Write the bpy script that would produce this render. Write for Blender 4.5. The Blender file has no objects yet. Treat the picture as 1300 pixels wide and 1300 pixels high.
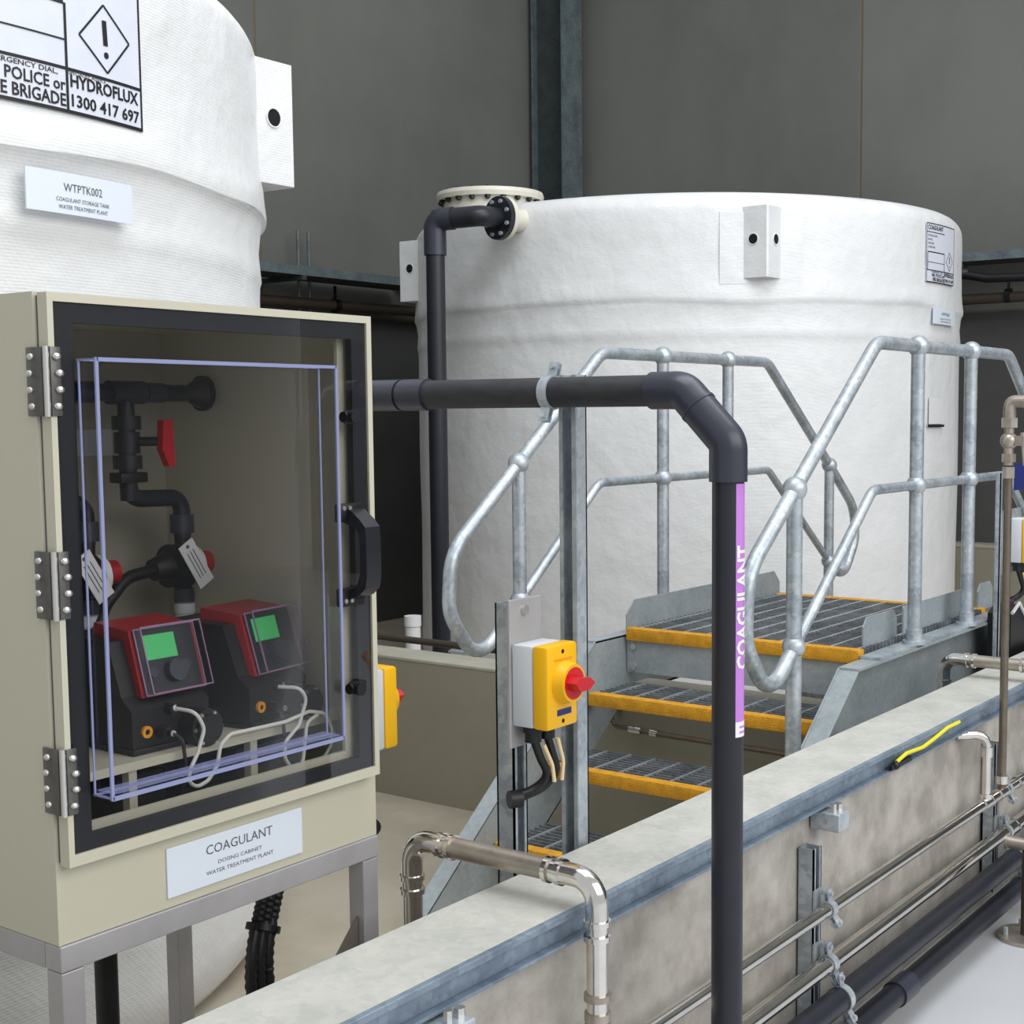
import bpy, bmesh, math, random
from mathutils import Vector, Matrix, noise
random.seed(5)
PI = math.pi
S = bpy.context.scene
COL = S.collection
# ------------------------------------------------------------------ camera (origin = eye point, metres; floor at z = -1.575)
FZ = -1.575
f_px, px_, py_, yaw, pit, roll = 1770.674, 747.115, 689.444, 0.6123, 0.0912, 0.0063
cy, sy, cp, sp = math.cos(yaw), math.sin(yaw), math.cos(pit), math.sin(pit)
Fw = Vector((cy * cp, sy * cp, -sp)); Rt = Vector((sy, -cy, 0)); Dn = Fw.cross(Rt)
R2 = math.cos(roll) * Rt + math.sin(roll) * Dn
D2 = -math.sin(roll) * Rt + math.cos(roll) * Dn
cd = bpy.data.cameras.new('camera'); cam = bpy.data.objects.new('camera', cd); COL.objects.link(cam)
cam.matrix_world = Matrix(((R2.x, -D2.x, -Fw.x, 0), (R2.y, -D2.y, -Fw.y, 0), (R2.z, -D2.z, -Fw.z, 0), (0, 0, 0, 1)))
cd.sensor_width = 36; cd.lens = f_px / 1300 * 36
cd.shift_x = (650 - px_) / 1300; cd.shift_y = (py_ - 650) / 1300
cd.clip_start = 0.05
S.camera = cam
S.cycles.transparent_max_bounces = 40
# ------------------------------------------------------------------ light
w = bpy.data.worlds.new('sky'); S.world = w; w.use_nodes = True
w.node_tree.nodes['Background'].inputs[0].default_value = (0.93, 0.97, 1.0, 1)
w.node_tree.nodes['Background'].inputs[1].default_value = 0.52
def area(name, loc, target, size, size_y, power, col=(1, 1, 1)):
    l = bpy.data.lights.new(name, 'AREA'); l.shape = 'RECTANGLE'; l.size = size; l.size_y = size_y
    l.energy = power; l.color = col
    o = bpy.data.objects.new(name, l); COL.objects.link(o); o.location = loc
    o.rotation_euler = (Vector(target) - Vector(loc)).to_track_quat('-Z', 'Y').to_euler()
area('open_shed_side_daylight', (2.5, -6.2, 4.0), (3.6, 2.6, -0.9), 11, 5, 470, (1.0, 0.99, 0.975))
area('roof_skylight', (2.8, 0.9, 5.6), (3.2, 2.0, -1.5), 7, 3.4, 290, (0.95, 0.98, 1.0))
S.view_settings.view_transform = 'Standard'; S.view_settings.look = 'None'
S.view_settings.exposure = 0.22; S.view_settings.gamma = 1
S.view_settings.use_curve_mapping = False
# ------------------------------------------------------------------ materials
def lin(c):
    return tuple(((v / 255) / 12.92 if v <= 10 else (((v / 255) + 0.055) / 1.055) ** 2.4) for v in c) + (1,)
def mat(name, c, rough=0.5, metal=0.0, var=0.0, scale=6.0, bump=0.0, bscale=40.0, c2=None, stretch=None, spec=0.5, coord='Object', detail=5):
    m = bpy.data.materials.new(name); m.use_nodes = True
    nt = m.node_tree; N = nt.nodes; L = nt.links; b = N['Principled BSDF']
    base = lin(c); b.inputs['Base Color'].default_value = base
    b.inputs['Roughness'].default_value = rough; b.inputs['Metallic'].default_value = metal
    b.inputs['Specular IOR Level'].default_value = spec
    tc = N.new('ShaderNodeTexCoord'); mp = N.new('ShaderNodeMapping'); L.new(tc.outputs[coord], mp.inputs[0])
    if stretch: mp.inputs['Scale'].default_value = stretch
    if var or c2:
        n = N.new('ShaderNodeTexNoise'); n.inputs['Scale'].default_value = scale; n.inputs['Detail'].default_value = detail
        n.inputs['Roughness'].default_value = 0.62
        L.new(mp.outputs[0], n.inputs['Vector'])
        r = N.new('ShaderNodeValToRGB'); L.new(n.outputs[0], r.inputs[0])
        d = lin(c2) if c2 else tuple(v * (1 - var) for v in base[:3]) + (1,)
        r.color_ramp.elements[0].position = 0.36; r.color_ramp.elements[0].color = d
        r.color_ramp.elements[1].position = 0.64; r.color_ramp.elements[1].color = base
        L.new(r.outputs[0], b.inputs['Base Color'])
    if bump:
        n2 = N.new('ShaderNodeTexNoise'); n2.inputs['Scale'].default_value = bscale; n2.inputs['Detail'].default_value = 4
        L.new(mp.outputs[0], n2.inputs['Vector'])
        bp = N.new('ShaderNodeBump'); bp.inputs['Strength'].default_value = bump; bp.inputs['Distance'].default_value = 0.01
        L.new(n2.outputs[0], bp.inputs['Height']); L.new(bp.outputs[0], b.inputs['Normal'])
    return m
M = {}
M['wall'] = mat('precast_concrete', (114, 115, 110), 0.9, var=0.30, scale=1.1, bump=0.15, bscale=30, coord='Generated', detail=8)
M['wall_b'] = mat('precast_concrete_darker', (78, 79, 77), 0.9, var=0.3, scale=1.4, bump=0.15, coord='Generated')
M['joint'] = mat('rust_brown_joint_sealant', (112, 98, 76), 0.9)
M['bund'] = mat('painted_bund_beige', (150, 145, 128), 0.55, var=0.10, scale=3, bump=0.06, bscale=14)
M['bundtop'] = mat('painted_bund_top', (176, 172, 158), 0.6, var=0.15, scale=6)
M['floor_in'] = mat('beige_floor_coating', (178, 170, 154), 0.45, var=0.10, scale=2.5, c2=(160, 150, 132), bump=0.04, bscale=10)
M['floor_out'] = mat('light_grey_floor_coating', (190, 192, 196), 0.4, var=0.05, scale=2, bump=0.03, bscale=14)
M['conc'] = mat('raw_concrete', (184, 179, 171), 0.85, c2=(150, 144, 136), scale=8.0, bump=0.25, bscale=24, detail=9)
M['concmark'] = mat('dark_scuffed_concrete', (118, 110, 102), 0.9, var=.3)
M['cab'] = mat('beige_powdercoat', (196, 192, 172), 0.42, bump=0.03, bscale=160)
M['cabin'] = mat('beige_powdercoat_inside', (176, 172, 156), 0.5)
M['steel_br'] = mat('brushed_stainless', (184, 181, 182), 0.45, metal=0.35, var=0.12, scale=9, stretch=(1, 1, 1))
M['ss'] = mat('polished_stainless_pipe', (236, 231, 225), 0.11, metal=1.0, var=0.12, scale=18)
M['ss_dull'] = mat('aged_stainless', (188, 178, 166), 0.36, metal=0.75, var=0.25, scale=14)
M['hinge'] = mat('dull_steel_hinge', (112, 110, 106), 0.4, metal=0.7, var=.25, scale=40)
M['ss_br'] = mat('brown_stained_stainless', (132, 120, 106), 0.35, metal=0.75, var=.2, scale=20)
M['bolt'] = mat('stainless_fastener', (215, 212, 208), 0.28, metal=0.9)
M['pvc'] = mat('dark_grey_pvc', (34, 36, 45), 0.38, var=0.18, scale=12)
M['pvc_l'] = mat('grey_pvc_fitting', (54, 56, 68), 0.33, var=0.12, scale=12)
M['pvcdust'] = mat('dusty_grey_pvc', (52, 52, 56), 0.55, c2=(32, 33, 40), scale=30, stretch=(1, .3, 1))
M['black'] = mat('black_plastic', (13, 13, 16), 0.45)
M['blackg'] = mat('black_gloss_plastic', (30, 31, 38), 0.3)
M['gasket'] = mat('black_door_gasket', (26, 27, 36), 0.5, var=.2, scale=30)
M['dark'] = mat('dark_hole', (8, 8, 8), 0.9)
M['white'] = mat('white_plastic', (226, 226, 228), 0.4)
M['grey_pl'] = mat('light_grey_plastic', (206, 209, 214), 0.42)
M['cable'] = mat('white_cable', (222, 220, 212), 0.4)
M['cream'] = mat('cream_flex', (240, 214, 168), 0.45)
M['yellow'] = mat('yellow_plastic', (246, 186, 10), 0.38)
M['red'] = mat('red_plastic', (205, 28, 40), 0.35)
M['red_d'] = mat('pump_red', (168, 22, 34), 0.38)
M['blue'] = mat('blue_plate', (34, 44, 110), 0.4)
M['screen'] = mat('green_lcd', (70, 176, 104), 0.3)
b_ = M['screen'].node_tree.nodes['Principled BSDF']; b_.inputs['Emission Color'].default_value = lin((60, 190, 100)); b_.inputs['Emission Strength'].default_value = 0.22
M['orange'] = mat('orange_ring', (228, 150, 30), 0.4)
M['nose'] = mat('yellow_stair_nosing', (240, 172, 36), 0.8, var=0.22, scale=30, bump=0.8, bscale=260)
M['sign'] = mat('white_engraved_plate', (222, 229, 240), 0.35)
M['decal'] = mat('white_vinyl_label', (218, 222, 234), 0.4, var=.05, scale=12)
M['ink'] = mat('black_print', (24, 24, 28), 0.5)
M['greyink'] = mat('grey_print', (92, 92, 98), 0.5)
M['purple'] = mat('violet_pipe_tape', (196, 128, 214), 0.4)
M['tapewhite'] = mat('white_tape_print', (238, 234, 240), 0.4)
M['rustpipe'] = mat('brown_service_pipe', (74, 64, 56), 0.45, metal=.2)
M['flangew'] = mat('cream_frp_flange', (222, 218, 204), 0.4, var=.08, scale=20)
M['earth'] = mat('yellow_green_earth_wire', (228, 216, 48), 0.4)
M['hose'] = mat('black_conduit', (30, 30, 36), 0.4)
def galv(name, c1, c2, rough=0.42, metal=0.55):
    m = mat(name, c1, rough, metal); nt = m.node_tree; N = nt.nodes; L = nt.links; b = N['Principled BSDF']
    tc = N.new('ShaderNodeTexCoord')
    v = N.new('ShaderNodeTexVoronoi'); v.inputs['Scale'].default_value = 70; L.new(tc.outputs['Object'], v.inputs['Vector'])
    n = N.new('ShaderNodeTexNoise'); n.inputs['Scale'].default_value = 7; n.inputs['Detail'].default_value = 8; L.new(tc.outputs['Object'], n.inputs['Vector'])
    mx = N.new('ShaderNodeMath'); mx.operation = 'MULTIPLY_ADD'; mx.inputs[1].default_value = 0.28; L.new(v.outputs['Color'], mx.inputs[0]); L.new(n.outputs[0], mx.inputs[2])
    r = N.new('ShaderNodeValToRGB'); L.new(mx.outputs[0], r.inputs[0])
    r.color_ramp.elements[0].position = 0.42; r.color_ramp.elements[0].color = lin(c2)
    r.color_ramp.elements[1].position = 0.82; r.color_ramp.elements[1].color = lin(c1)
    L.new(r.outputs[0], b.inputs['Base Color'])
    return m
M['galv'] = galv('galvanised_steel', (200, 207, 212), (150, 160, 168))
M['galv_d'] = galv('galvanised_steel_dull', (170, 178, 181), (148, 157, 161), 0.5, 0.3)
M['galv_wall'] = galv('weathered_galvanised_column', (112, 124, 128), (84, 94, 98), 0.55, 0.3)
M['galv_dk'] = galv('dark_column_web', (66, 74, 76), (52, 58, 60), 0.6, 0.2)
M['cap'] = galv('galvanised_capping', (196, 195, 187), (176, 177, 170), 0.65, 0.1)
M['cap_f'] = galv('galvanised_capping_flange', (150, 164, 178), (112, 126, 142), 0.45, 0.45)
M['grate'] = galv('grating_steel', (150, 154, 158), (104, 108, 112), 0.5, 0.4)
# glass-fibre tank skin: fine filament weave and slow waves
def frp():
    m = mat('white_fibreglass', (230, 231, 232), 0.38, var=0.05, scale=2.5)
    nt = m.node_tree; N = nt.nodes; L = nt.links; b = N['Principled BSDF']
    tc = N.new('ShaderNodeTexCoord')
    hs = None
    for d, sc in (('Z', 42.0), ('DIAGONAL', 30.0)):
        wv = N.new('ShaderNodeTexWave'); wv.bands_direction = d; wv.inputs['Scale'].default_value = sc
        wv.inputs['Distortion'].default_value = 1.2; wv.inputs['Detail'].default_value = 2
        L.new(tc.outputs['Object'], wv.inputs['Vector'])
        if hs is None: hs = wv.outputs['Fac']
        else:
            a = N.new('ShaderNodeMath'); a.operation = 'ADD'; L.new(hs, a.inputs[0]); L.new(wv.outputs['Fac'], a.inputs[1]); hs = a.outputs[0]
    n = N.new('ShaderNodeTexNoise'); n.inputs['Scale'].default_value = 5; n.inputs['Detail'].default_value = 6; L.new(tc.outputs['Object'], n.inputs['Vector'])
    b1 = N.new('ShaderNodeBump'); b1.inputs['Strength'].default_value = 0.10; b1.inputs['Distance'].default_value = 0.004; L.new(hs, b1.inputs['Height'])
    b2 = N.new('ShaderNodeBump'); b2.inputs['Strength'].default_value = 0.5; b2.inputs['Distance'].default_value = 0.03
    L.new(n.outputs[0], b2.inputs['Height']); L.new(b1.outputs[0], b2.inputs['Normal']); L.new(b2.outputs[0], b.inputs['Normal'])
    return m
M['frp'] = frp()
def clear(name, tint, gloss_rough=0.05, refl=0.5):
    m = bpy.data.materials.new(name); m.use_nodes = True; nt = m.node_tree; N = nt.nodes; L = nt.links
    for n in list(N): N.remove(n)
    o = N.new('ShaderNodeOutputMaterial'); t = N.new('ShaderNodeBsdfTransparent'); t.inputs[0].default_value = tint
    g = N.new('ShaderNodeBsdfGlossy'); g.inputs['Roughness'].default_value = gloss_rough
    fr = N.new('ShaderNodeFresnel'); fr.inputs[0].default_value = 1.45
    mu = N.new('ShaderNodeMath'); mu.operation = 'MULTIPLY'; mu.inputs[1].default_value = refl; L.new(fr.outputs[0], mu.inputs[0])
    mx = N.new('ShaderNodeMixShader'); L.new(mu.outputs[0], mx.inputs[0]); L.new(t.outputs[0], mx.inputs[1]); L.new(g.outputs[0], mx.inputs[2]); L.new(mx.outputs[0], o.inputs[0])
    return m
M['pane'] = clear('smoky_door_pane', (0.92, 0.92, 0.92, 1), 0.0, 0.11)
M['acryl'] = clear('clear_acrylic', (0.985, 0.985, 0.99, 1), 0.0, 0.06)
M['edge'] = mat('acrylic_edge', (150, 156, 196), 0.25)
M['edge'].node_tree.nodes['Principled BSDF'].inputs['Alpha'].default_value = 0.8
M['edge_soft'] = mat('acrylic_floor_tint', (150, 156, 200), 0.25); M['edge_soft'].node_tree.nodes['Principled BSDF'].inputs['Alpha'].default_value = 0.35
M['clearpl'] = mat('acrylic_edge_pump', (150, 120, 150), 0.25)

# ------------------------------------------------------------------ mesh helpers
WL = {}
def thing(name, loc, label, cat, group=None, kind=None):
    o = bpy.data.objects.new(name, None); COL.objects.link(o); o.location = loc; o.empty_display_size = 0.05
    WL[o] = Vector(loc)
    if kind: o['kind'] = kind
    else: o['label'] = label; o['category'] = cat
    if kind and label: o['label'] = label
    if group: o['group'] = group
    return o
def tag(o, label, cat, group=None, kind=None):
    if kind: o['kind'] = kind
    if label: o['label'] = label
    if cat: o['category'] = cat
    if group: o['group'] = group
    return o
def fillet(pts, r, n=6):
    pts = [Vector(p) for p in pts]; rr = r if isinstance(r, (list, tuple)) else [r] * len(pts)
    out = [pts[0]]
    for i in range(1, len(pts) - 1):
        a, b, c = pts[i - 1], pts[i], pts[i + 1]
        u = (a - b); v = (c - b); lu, lv = u.length, v.length; u.normalize(); v.normalize()
        ang = u.angle(v)
        if ang > PI - 0.02 or rr[i] <= 0: out.append(b); continue
        d = min(rr[i] / math.tan(ang / 2), lu * 0.48, lv * 0.48); R = d * math.tan(ang / 2)
        bis = (u + v).normalized(); cen = b + bis * (R / math.sin(ang / 2))
        p0 = b + u * d - cen; p1 = b + v * d - cen; tot = p0.angle(p1); ax = p0.cross(p1)
        if ax.length < 1e-9: out.append(b); continue
        ax.normalize()
        for k in range(n + 1): out.append(cen + Matrix.Rotation(tot * k / n, 3, ax) @ p0)
    out.append(pts[-1]); return out
class B:
    def __init__(s): s.bm = bmesh.new()
    def box(s, x0, x1, y0, y1, z0, z1, bev=0.0, rot=None):
        m = Matrix.Translation(((x0 + x1) / 2, (y0 + y1) / 2, (z0 + z1) / 2))
        if rot is not None: m = m @ rot.to_4x4()
        r = bmesh.ops.create_cube(s.bm, size=1, matrix=m @ Matrix.Diagonal((x1 - x0, y1 - y0, z1 - z0, 1)))
        if bev > 0:
            es = {e for v in r['verts'] for e in v.link_edges}
            bmesh.ops.bevel(s.bm, geom=list(es), offset=bev, segments=2, affect='EDGES', profile=0.5)
        return s
    def cyl(s, p0, p1, r, r2=None, n=20):
        p0, p1 = Vector(p0), Vector(p1); d = p1 - p0
        m = Matrix.Translation((p0 + p1) / 2) @ d.to_track_quat('Z', 'Y').to_matrix().to_4x4()
        bmesh.ops.create_cone(s.bm, cap_ends=True, segments=n, radius1=r, radius2=r if r2 is None else r2, depth=d.length, matrix=m)
        return s
    def sph(s, c, r, n=16, sc=(1, 1, 1)):
        bmesh.ops.create_uvsphere(s.bm, u_segments=n, v_segments=n // 2 + 2, radius=r, matrix=Matrix.Translation(c) @ Matrix.Diagonal((*sc, 1)))
        return s
    def tube(s, pts, r, fr=0.0, n=14, closed=False, fn=6):
        if fr: pts = fillet(pts, fr, fn)
        pts = [Vector(p) for p in pts]; rings = []; up = None
        for i, p in enumerate(pts):
            t = (pts[min(i + 1, len(pts) - 1)] - pts[max(i - 1, 0)]).normalized()
            if up is None: up = t.orthogonal().normalized()
            up = (up - t * up.dot(t)).normalized(); sd = t.cross(up)
            rad = r(i / (len(pts) - 1)) if callable(r) else r
            rings.append([s.bm.verts.new(p + (up * math.cos(2 * PI * k / n) + sd * math.sin(2 * PI * k / n)) * rad) for k in range(n)])
        for a, b in zip(rings, rings[1:]):
            for k in range(n): s.bm.faces.new((a[k], a[(k + 1) % n], b[(k + 1) % n], b[k]))
        s.bm.faces.new(rings[0][::-1]); s.bm.faces.new(rings[-1])
        return s
    def ring(s, p0, p1, ro, ri, n=24):
        p0, p1 = Vector(p0), Vector(p1); d = (p1 - p0).normalized(); u = d.orthogonal().normalized(); v = d.cross(u); R = []
        for p, r in ((p0, ri), (p0, ro), (p1, ro), (p1, ri)):
            R.append([s.bm.verts.new(p + (u * math.cos(2 * PI * k / n) + v * math.sin(2 * PI * k / n)) * r) for k in range(n)])
        for j in range(4):
            a, b = R[j], R[(j + 1) % 4]
            for k in range(n): s.bm.faces.new((a[k], a[(k + 1) % n], b[(k + 1) % n], b[k]))
        return s
    def prism(s, pts, ax, a, b):
        # pts: 2-D outline; ax 'x': (y,z) extruded along x ; 'y': (x,z) along y ; 'z': (x,y) along z
        def P(p, t): return {'x': (t, p[0], p[1]), 'y': (p[0], t, p[1]), 'z': (p[0], p[1], t)}[ax]
        A = [s.bm.verts.new(P(p, a)) for p in pts]; Bv = [s.bm.verts.new(P(p, b)) for p in pts]
        s.bm.faces.new(A); s.bm.faces.new(Bv[::-1]); n = len(pts)
        for k in range(n): s.bm.faces.new((A[k], Bv[k], Bv[(k + 1) % n], A[(k + 1) % n]))
        return s
    def raw(s, vs, fs):
        V = [s.bm.verts.new(v) for v in vs]
        for f in fs:
            try: s.bm.faces.new([V[i] for i in f])
            except ValueError: pass
        return s
    def xf(s, m): bmesh.ops.transform(s.bm, matrix=m, verts=s.bm.verts[:]); return s
    def build(s, name, m, parent=None, smooth=True, origin=None, normals=True):
        if normals: bmesh.ops.recalc_face_normals(s.bm, faces=s.bm.faces[:])
        vs = s.bm.verts
        lo = Vector([min(v.co[i] for v in vs) for i in range(3)]); hi = Vector([max(v.co[i] for v in vs) for i in range(3)])
        c = Vector(origin) if origin is not None else ((lo + hi) / 2 if parent else Vector(((lo.x + hi.x) / 2, (lo.y + hi.y) / 2, lo.z)))
        bmesh.ops.translate(s.bm, verts=vs[:], vec=-c)
        me = bpy.data.meshes.new(name); s.bm.to_mesh(me); s.bm.free()
        if smooth:
            me.shade_smooth() if hasattr(me, 'shade_smooth') else None
            try: me.set_sharp_from_angle(angle=math.radians(38))
            except Exception: pass
        me.materials.append(M[m] if isinstance(m, str) else m)
        o = bpy.data.objects.new(name, me); COL.objects.link(o)
        if parent is not None: o.parent = parent; o.location = c - WL[parent]
        else: o.location = c
        WL[o] = c
        return o
def kids(o): return [c for c in bpy.data.objects if c.parent == o]
KC = {}
def copy_tree(o, parent=None):
    c = o.copy(); COL.objects.link(c); c.parent = parent
    if o not in KC: KC[o] = kids(o)
    for ch in KC[o]: copy_tree(ch, c)
    return c
# text as flat mesh data: returns verts (x, y) and faces
def glyphs(txt, size, align='LEFT', bold=0.0):
    cu = bpy.data.curves.new('t', 'FONT'); cu.body = txt; cu.size = size; cu.align_x = align; cu.resolution_u = 2; cu.offset = bold
    o = bpy.data.objects.new('t', cu); COL.objects.link(o)
    dg = bpy.context.evaluated_depsgraph_get(); me = bpy.data.meshes.new_from_object(o.evaluated_get(dg))
    vs = [(v.co.x, v.co.y) for v in me.vertices]; fs = [tuple(p.vertices) for p in me.polygons]
    bpy.data.objects.remove(o); bpy.data.curves.remove(cu); bpy.data.meshes.remove(me)
    return vs, fs
def fit_glyphs(txt, width, height, align='LEFT', bold=0.0):
    vs, fs = glyphs(txt, 1.0, 'LEFT', bold)
    x0 = min(v[0] for v in vs); x1 = max(v[0] for v in vs); y1 = 0.70
    off = {'LEFT': 0, 'CENTER': -width / 2, 'RIGHT': -width}[align]
    return [((v[0] - x0) / (x1 - x0) * width + off, v[1] / y1 * height) for v in vs], fs

# ------------------------------------------------------------------ setting
B().box(-4, 10.3, 1.56, 7.7, FZ - 0.2, FZ).build('floor', 'floor_in', smooth=False)['kind'] = 'structure'
B().box(-4, 10.3, -7.5, 1.56, FZ - 0.2, FZ - 0.0005).build('floor', 'floor_out', smooth=False)['kind'] = 'structure'
WTOP = 4.6
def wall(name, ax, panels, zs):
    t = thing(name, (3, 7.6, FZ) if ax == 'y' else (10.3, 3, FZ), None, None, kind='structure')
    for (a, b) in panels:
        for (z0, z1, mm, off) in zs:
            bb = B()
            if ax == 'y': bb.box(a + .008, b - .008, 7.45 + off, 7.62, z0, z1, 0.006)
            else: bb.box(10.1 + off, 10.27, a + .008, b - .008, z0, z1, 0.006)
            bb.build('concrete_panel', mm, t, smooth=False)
    bb = B()
    if ax == 'y': bb.box(-4, 10.3, 7.456, 7.66, FZ, WTOP)
    else: bb.box(10.106, 10.31, -7, 7.66, FZ, WTOP)
    bb.build('joint_sealant', 'joint', t, smooth=False)
    return t
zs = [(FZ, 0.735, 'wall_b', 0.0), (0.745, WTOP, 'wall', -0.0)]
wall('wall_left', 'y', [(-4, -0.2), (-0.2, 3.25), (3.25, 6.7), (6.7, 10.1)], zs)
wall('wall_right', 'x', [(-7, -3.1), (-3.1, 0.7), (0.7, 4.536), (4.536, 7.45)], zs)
# low concrete wall under the galvanised capping
wf = B().box(-1.5, 6.6, 1.482, 1.634, FZ, -0.906).build('wall_front', 'conc', smooth=False); wf['kind'] = 'structure'
# bund wall the stairs cross, with its returns
wm = B().box(4.2, 4.37, 1.9, 7.44, FZ, -1.0).build('wall_middle', 'bund', smooth=False); wm['kind'] = 'structure'
WL[wm] = wm.location.copy()
B().box(4.197, 4.375, 1.9, 7.44, -1.0, -0.985, 0.004).build('wall_top_edge', 'bundtop', wm, smooth=False)
wk = B().box(9.93, 10.095, 1.9, 7.44, FZ, -0.98).build('wall_back', 'bund', smooth=False); wk['kind'] = 'structure'
B().box(9.925, 10.1, 1.9, 7.44, -0.98, -0.955, 0.003).build('wall_top_edge', 'bundtop', wk, smooth=False)
# steel column in the corner of the shed
t = thing('steel_column', (9.8, 7.2, FZ), 'tall grey steel column standing in the corner of the dark concrete walls', 'column')
B().box(9.73, 9.94, 7.385, 7.402, FZ, WTOP).build('flange', 'galv_wall', t, smooth=False)
B().box(9.66, 9.94, 7.02, 7.037, FZ, WTOP).build('flange', 'galv_wall', t, smooth=False)
B().box(9.795, 9.808, 7.037, 7.385, FZ, WTOP).build('web', 'galv_dk', t, smooth=False)

# ------------------------------------------------------------------ tanks
def tank(cx, cy_, label, amp=1.0):
    t = thing('storage_tank', (cx, cy_, FZ), label, 'tank')
    prof = [(1.64, FZ), (1.69, FZ + .06), (1.695, FZ + .15)]
    z = FZ + .3
    while z < 0.36: prof.append((1.69, z)); z += 0.16
    prof += [(1.69, .36), (1.692, .40), (1.697, .415), (1.694, .45), (1.69, .50), (1.695, .54), (1.698, .565), (1.704, .578), (1.716, .59), (1.718, .61), (1.714, .64), (1.709, .67), (1.703, .72), (1.70, .78), (1.698, .86), (1.70, .94), (1.70, 1.0), (1.698, 1.05)]
    for k in range(1, 9):
        a = PI / 2 * k / 8; prof.append((1.698 - .10 * (1 - math.cos(a)), 1.05 + .10 * math.sin(a)))
    prof += [(1.2, 1.165), (.6, 1.175), (0.02, 1.18)]
    prof = [((1.697 + (r - 1.697) * amp) if .55 < z < .75 else r, z) for r, z in prof]
    n = 240; b = B(); rings = []
    for (r, z) in prof:
        ring = []
        for k in range(n):
            th = 2 * PI * k / n; q = Vector((math.cos(th) * 2.2, math.sin(th) * 2.2, z * 2.5 + cx))
            zz = z
            if 0.52 < z < 0.7: zz = z + 0.022 * noise.noise(Vector((math.cos(th) * 3.5, math.sin(th) * 3.5, cx)))
            dr = 0.006 * noise.noise(q) * min(1, r)
            if 0.57 < z < 0.66: dr += 0.007 * noise.noise(q * 2.6)
            ring.append(b.bm.verts.new((cx + (r + dr) * math.cos(th), cy_ + (r + dr) * math.sin(th), zz)))
        rings.append(ring)
    for a, c in zip(rings, rings[1:]):
        for k in range(n): b.bm.faces.new((a[k], a[(k + 1) % n], c[(k + 1) % n], c[k]))
    b.bm.faces.new(rings[-1])
    b.build('shell', 'frp', t)
    for az in (-135.5, -43.5, 136.0, 46):
        a = math.radians(az); d = Vector((math.cos(a), math.sin(a), 0)); tn = Vector((-d.y, d.x, 0)); c = Vector((cx, cy_, 0))
        tip = c + d * 1.80; L_ = c + d * 1.685 - tn * .115; R_ = c + d * 1.685 + tn * .115
        lug = B().prism([(L_.x, L_.y), (tip.x - tn.x * .006, tip.y - tn.y * .006), (tip.x + tn.x * .006, tip.y + tn.y * .006), (R_.x, R_.y)], 'z', .70, 1.062).build('lifting_lug', 'frp', t, smooth=False)
        if az > -90: a_skip = True
        else: a_skip = False
        # patch of laminate around the lug
        pb = B(); cols = []
        for k in range(13):
            th = a + math.radians(-7.5 + 15 * k / 12)
            cols.append([pb.bm.verts.new((cx + rr * math.cos(th), cy_ + rr * math.sin(th), zz)) for rr, zz in ((1.69, .665), (1.7055, .67), (1.7055, 1.035), (1.69, 1.04))])
        for u, v in zip(cols, cols[1:]):
            for j in range(3): pb.bm.faces.new((u[j], v[j], v[j + 1], u[j + 1]))
        pb.build('laminate_patch', 'frp', t) if not a_skip else pb.bm.free()
        for e, s_ in ((L_, 1), (R_, -1)):
            mid = (e + tip) / 2 + Vector((0, 0, .895)); nr = Vector(((tip - e).y, -(tip - e).x, 0)).normalized() * s_
            if nr.dot(d) < 0: nr = -nr
            mid += nr * .0032
            B().cyl(mid - nr * .004, mid + nr * .0015, .027, n=20).build('hole', 'dark', lug)
            B().ring(mid - nr * .001, mid + nr * .003, .030, .026, n=20).build('hole_rim', 'frp', lug)
    return t
CX1, CY1, CX2, CY2 = 7.707, 4.648, 1.74, 4.47
big = tank(CX1, CY1, 'squat white fibreglass tank in the bund behind the steel stairs', .55)
left = tank(CX2, CY2, 'white fibreglass storage tank behind the beige cabinet, cropped at left')
def onc(cx, cy_, R, th0, x, z): # x metres of arc, to the right seen from outside
    a = math.radians(th0) + x / R
    return (cx + R * math.cos(a), cy_ + R * math.sin(a), z)
def patch(cx, cy_, R, a0, a1, z0, z1, n=14, thick=0.002):
    b = B(); vs = []; fs = []
    for k in range(n + 1):
        a = math.radians(a0 + (a1 - a0) * k / n)
        for rr, zz in ((R - thick, z0), (R, z0), (R, z1), (R - thick, z1)): vs.append((cx + rr * math.cos(a), cy_ + rr * math.sin(a), zz))
    for k in range(n):
        i = 4 * k
        for j in range(3): fs.append((i + j, i + 4 + j, i + 5 + j, i + 1 + j))
    fs.append((0, 1, 2, 3)); fs.append((4 * n + 3, 4 * n + 2, 4 * n + 1, 4 * n))
    return b.raw(vs, fs)
def ctext(b, cx, cy_, R, th0, x, z, txt, wd, ht, align='LEFT', bold=0.0):
    vs, fs = fit_glyphs(txt, wd, ht, align, bold)
    b.raw([onc(cx, cy_, R, th0, x + v[0], z + v[1]) for v in vs], fs)
def cline(b, cx, cy_, R, th0, x0, z0, x1, z1, wd=0.006):
    d = Vector((x1 - x0, z1 - z0)); nn = Vector((-d.y, d.x)).normalized() * wd / 2; k = max(1, int(abs(x1 - x0) / .03)); vs = []; fs = []
    for i in range(k + 1):
        p = Vector((x0, z0)) + d * i / k
        for s_ in (-1, 1): vs.append(onc(cx, cy_, R, th0, p.x + nn.x * s_, p.y + nn.y * s_))
    for i in range(k): fs.append((2 * i, 2 * i + 2, 2 * i + 3, 2 * i + 1))
    b.raw(vs, fs)
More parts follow.
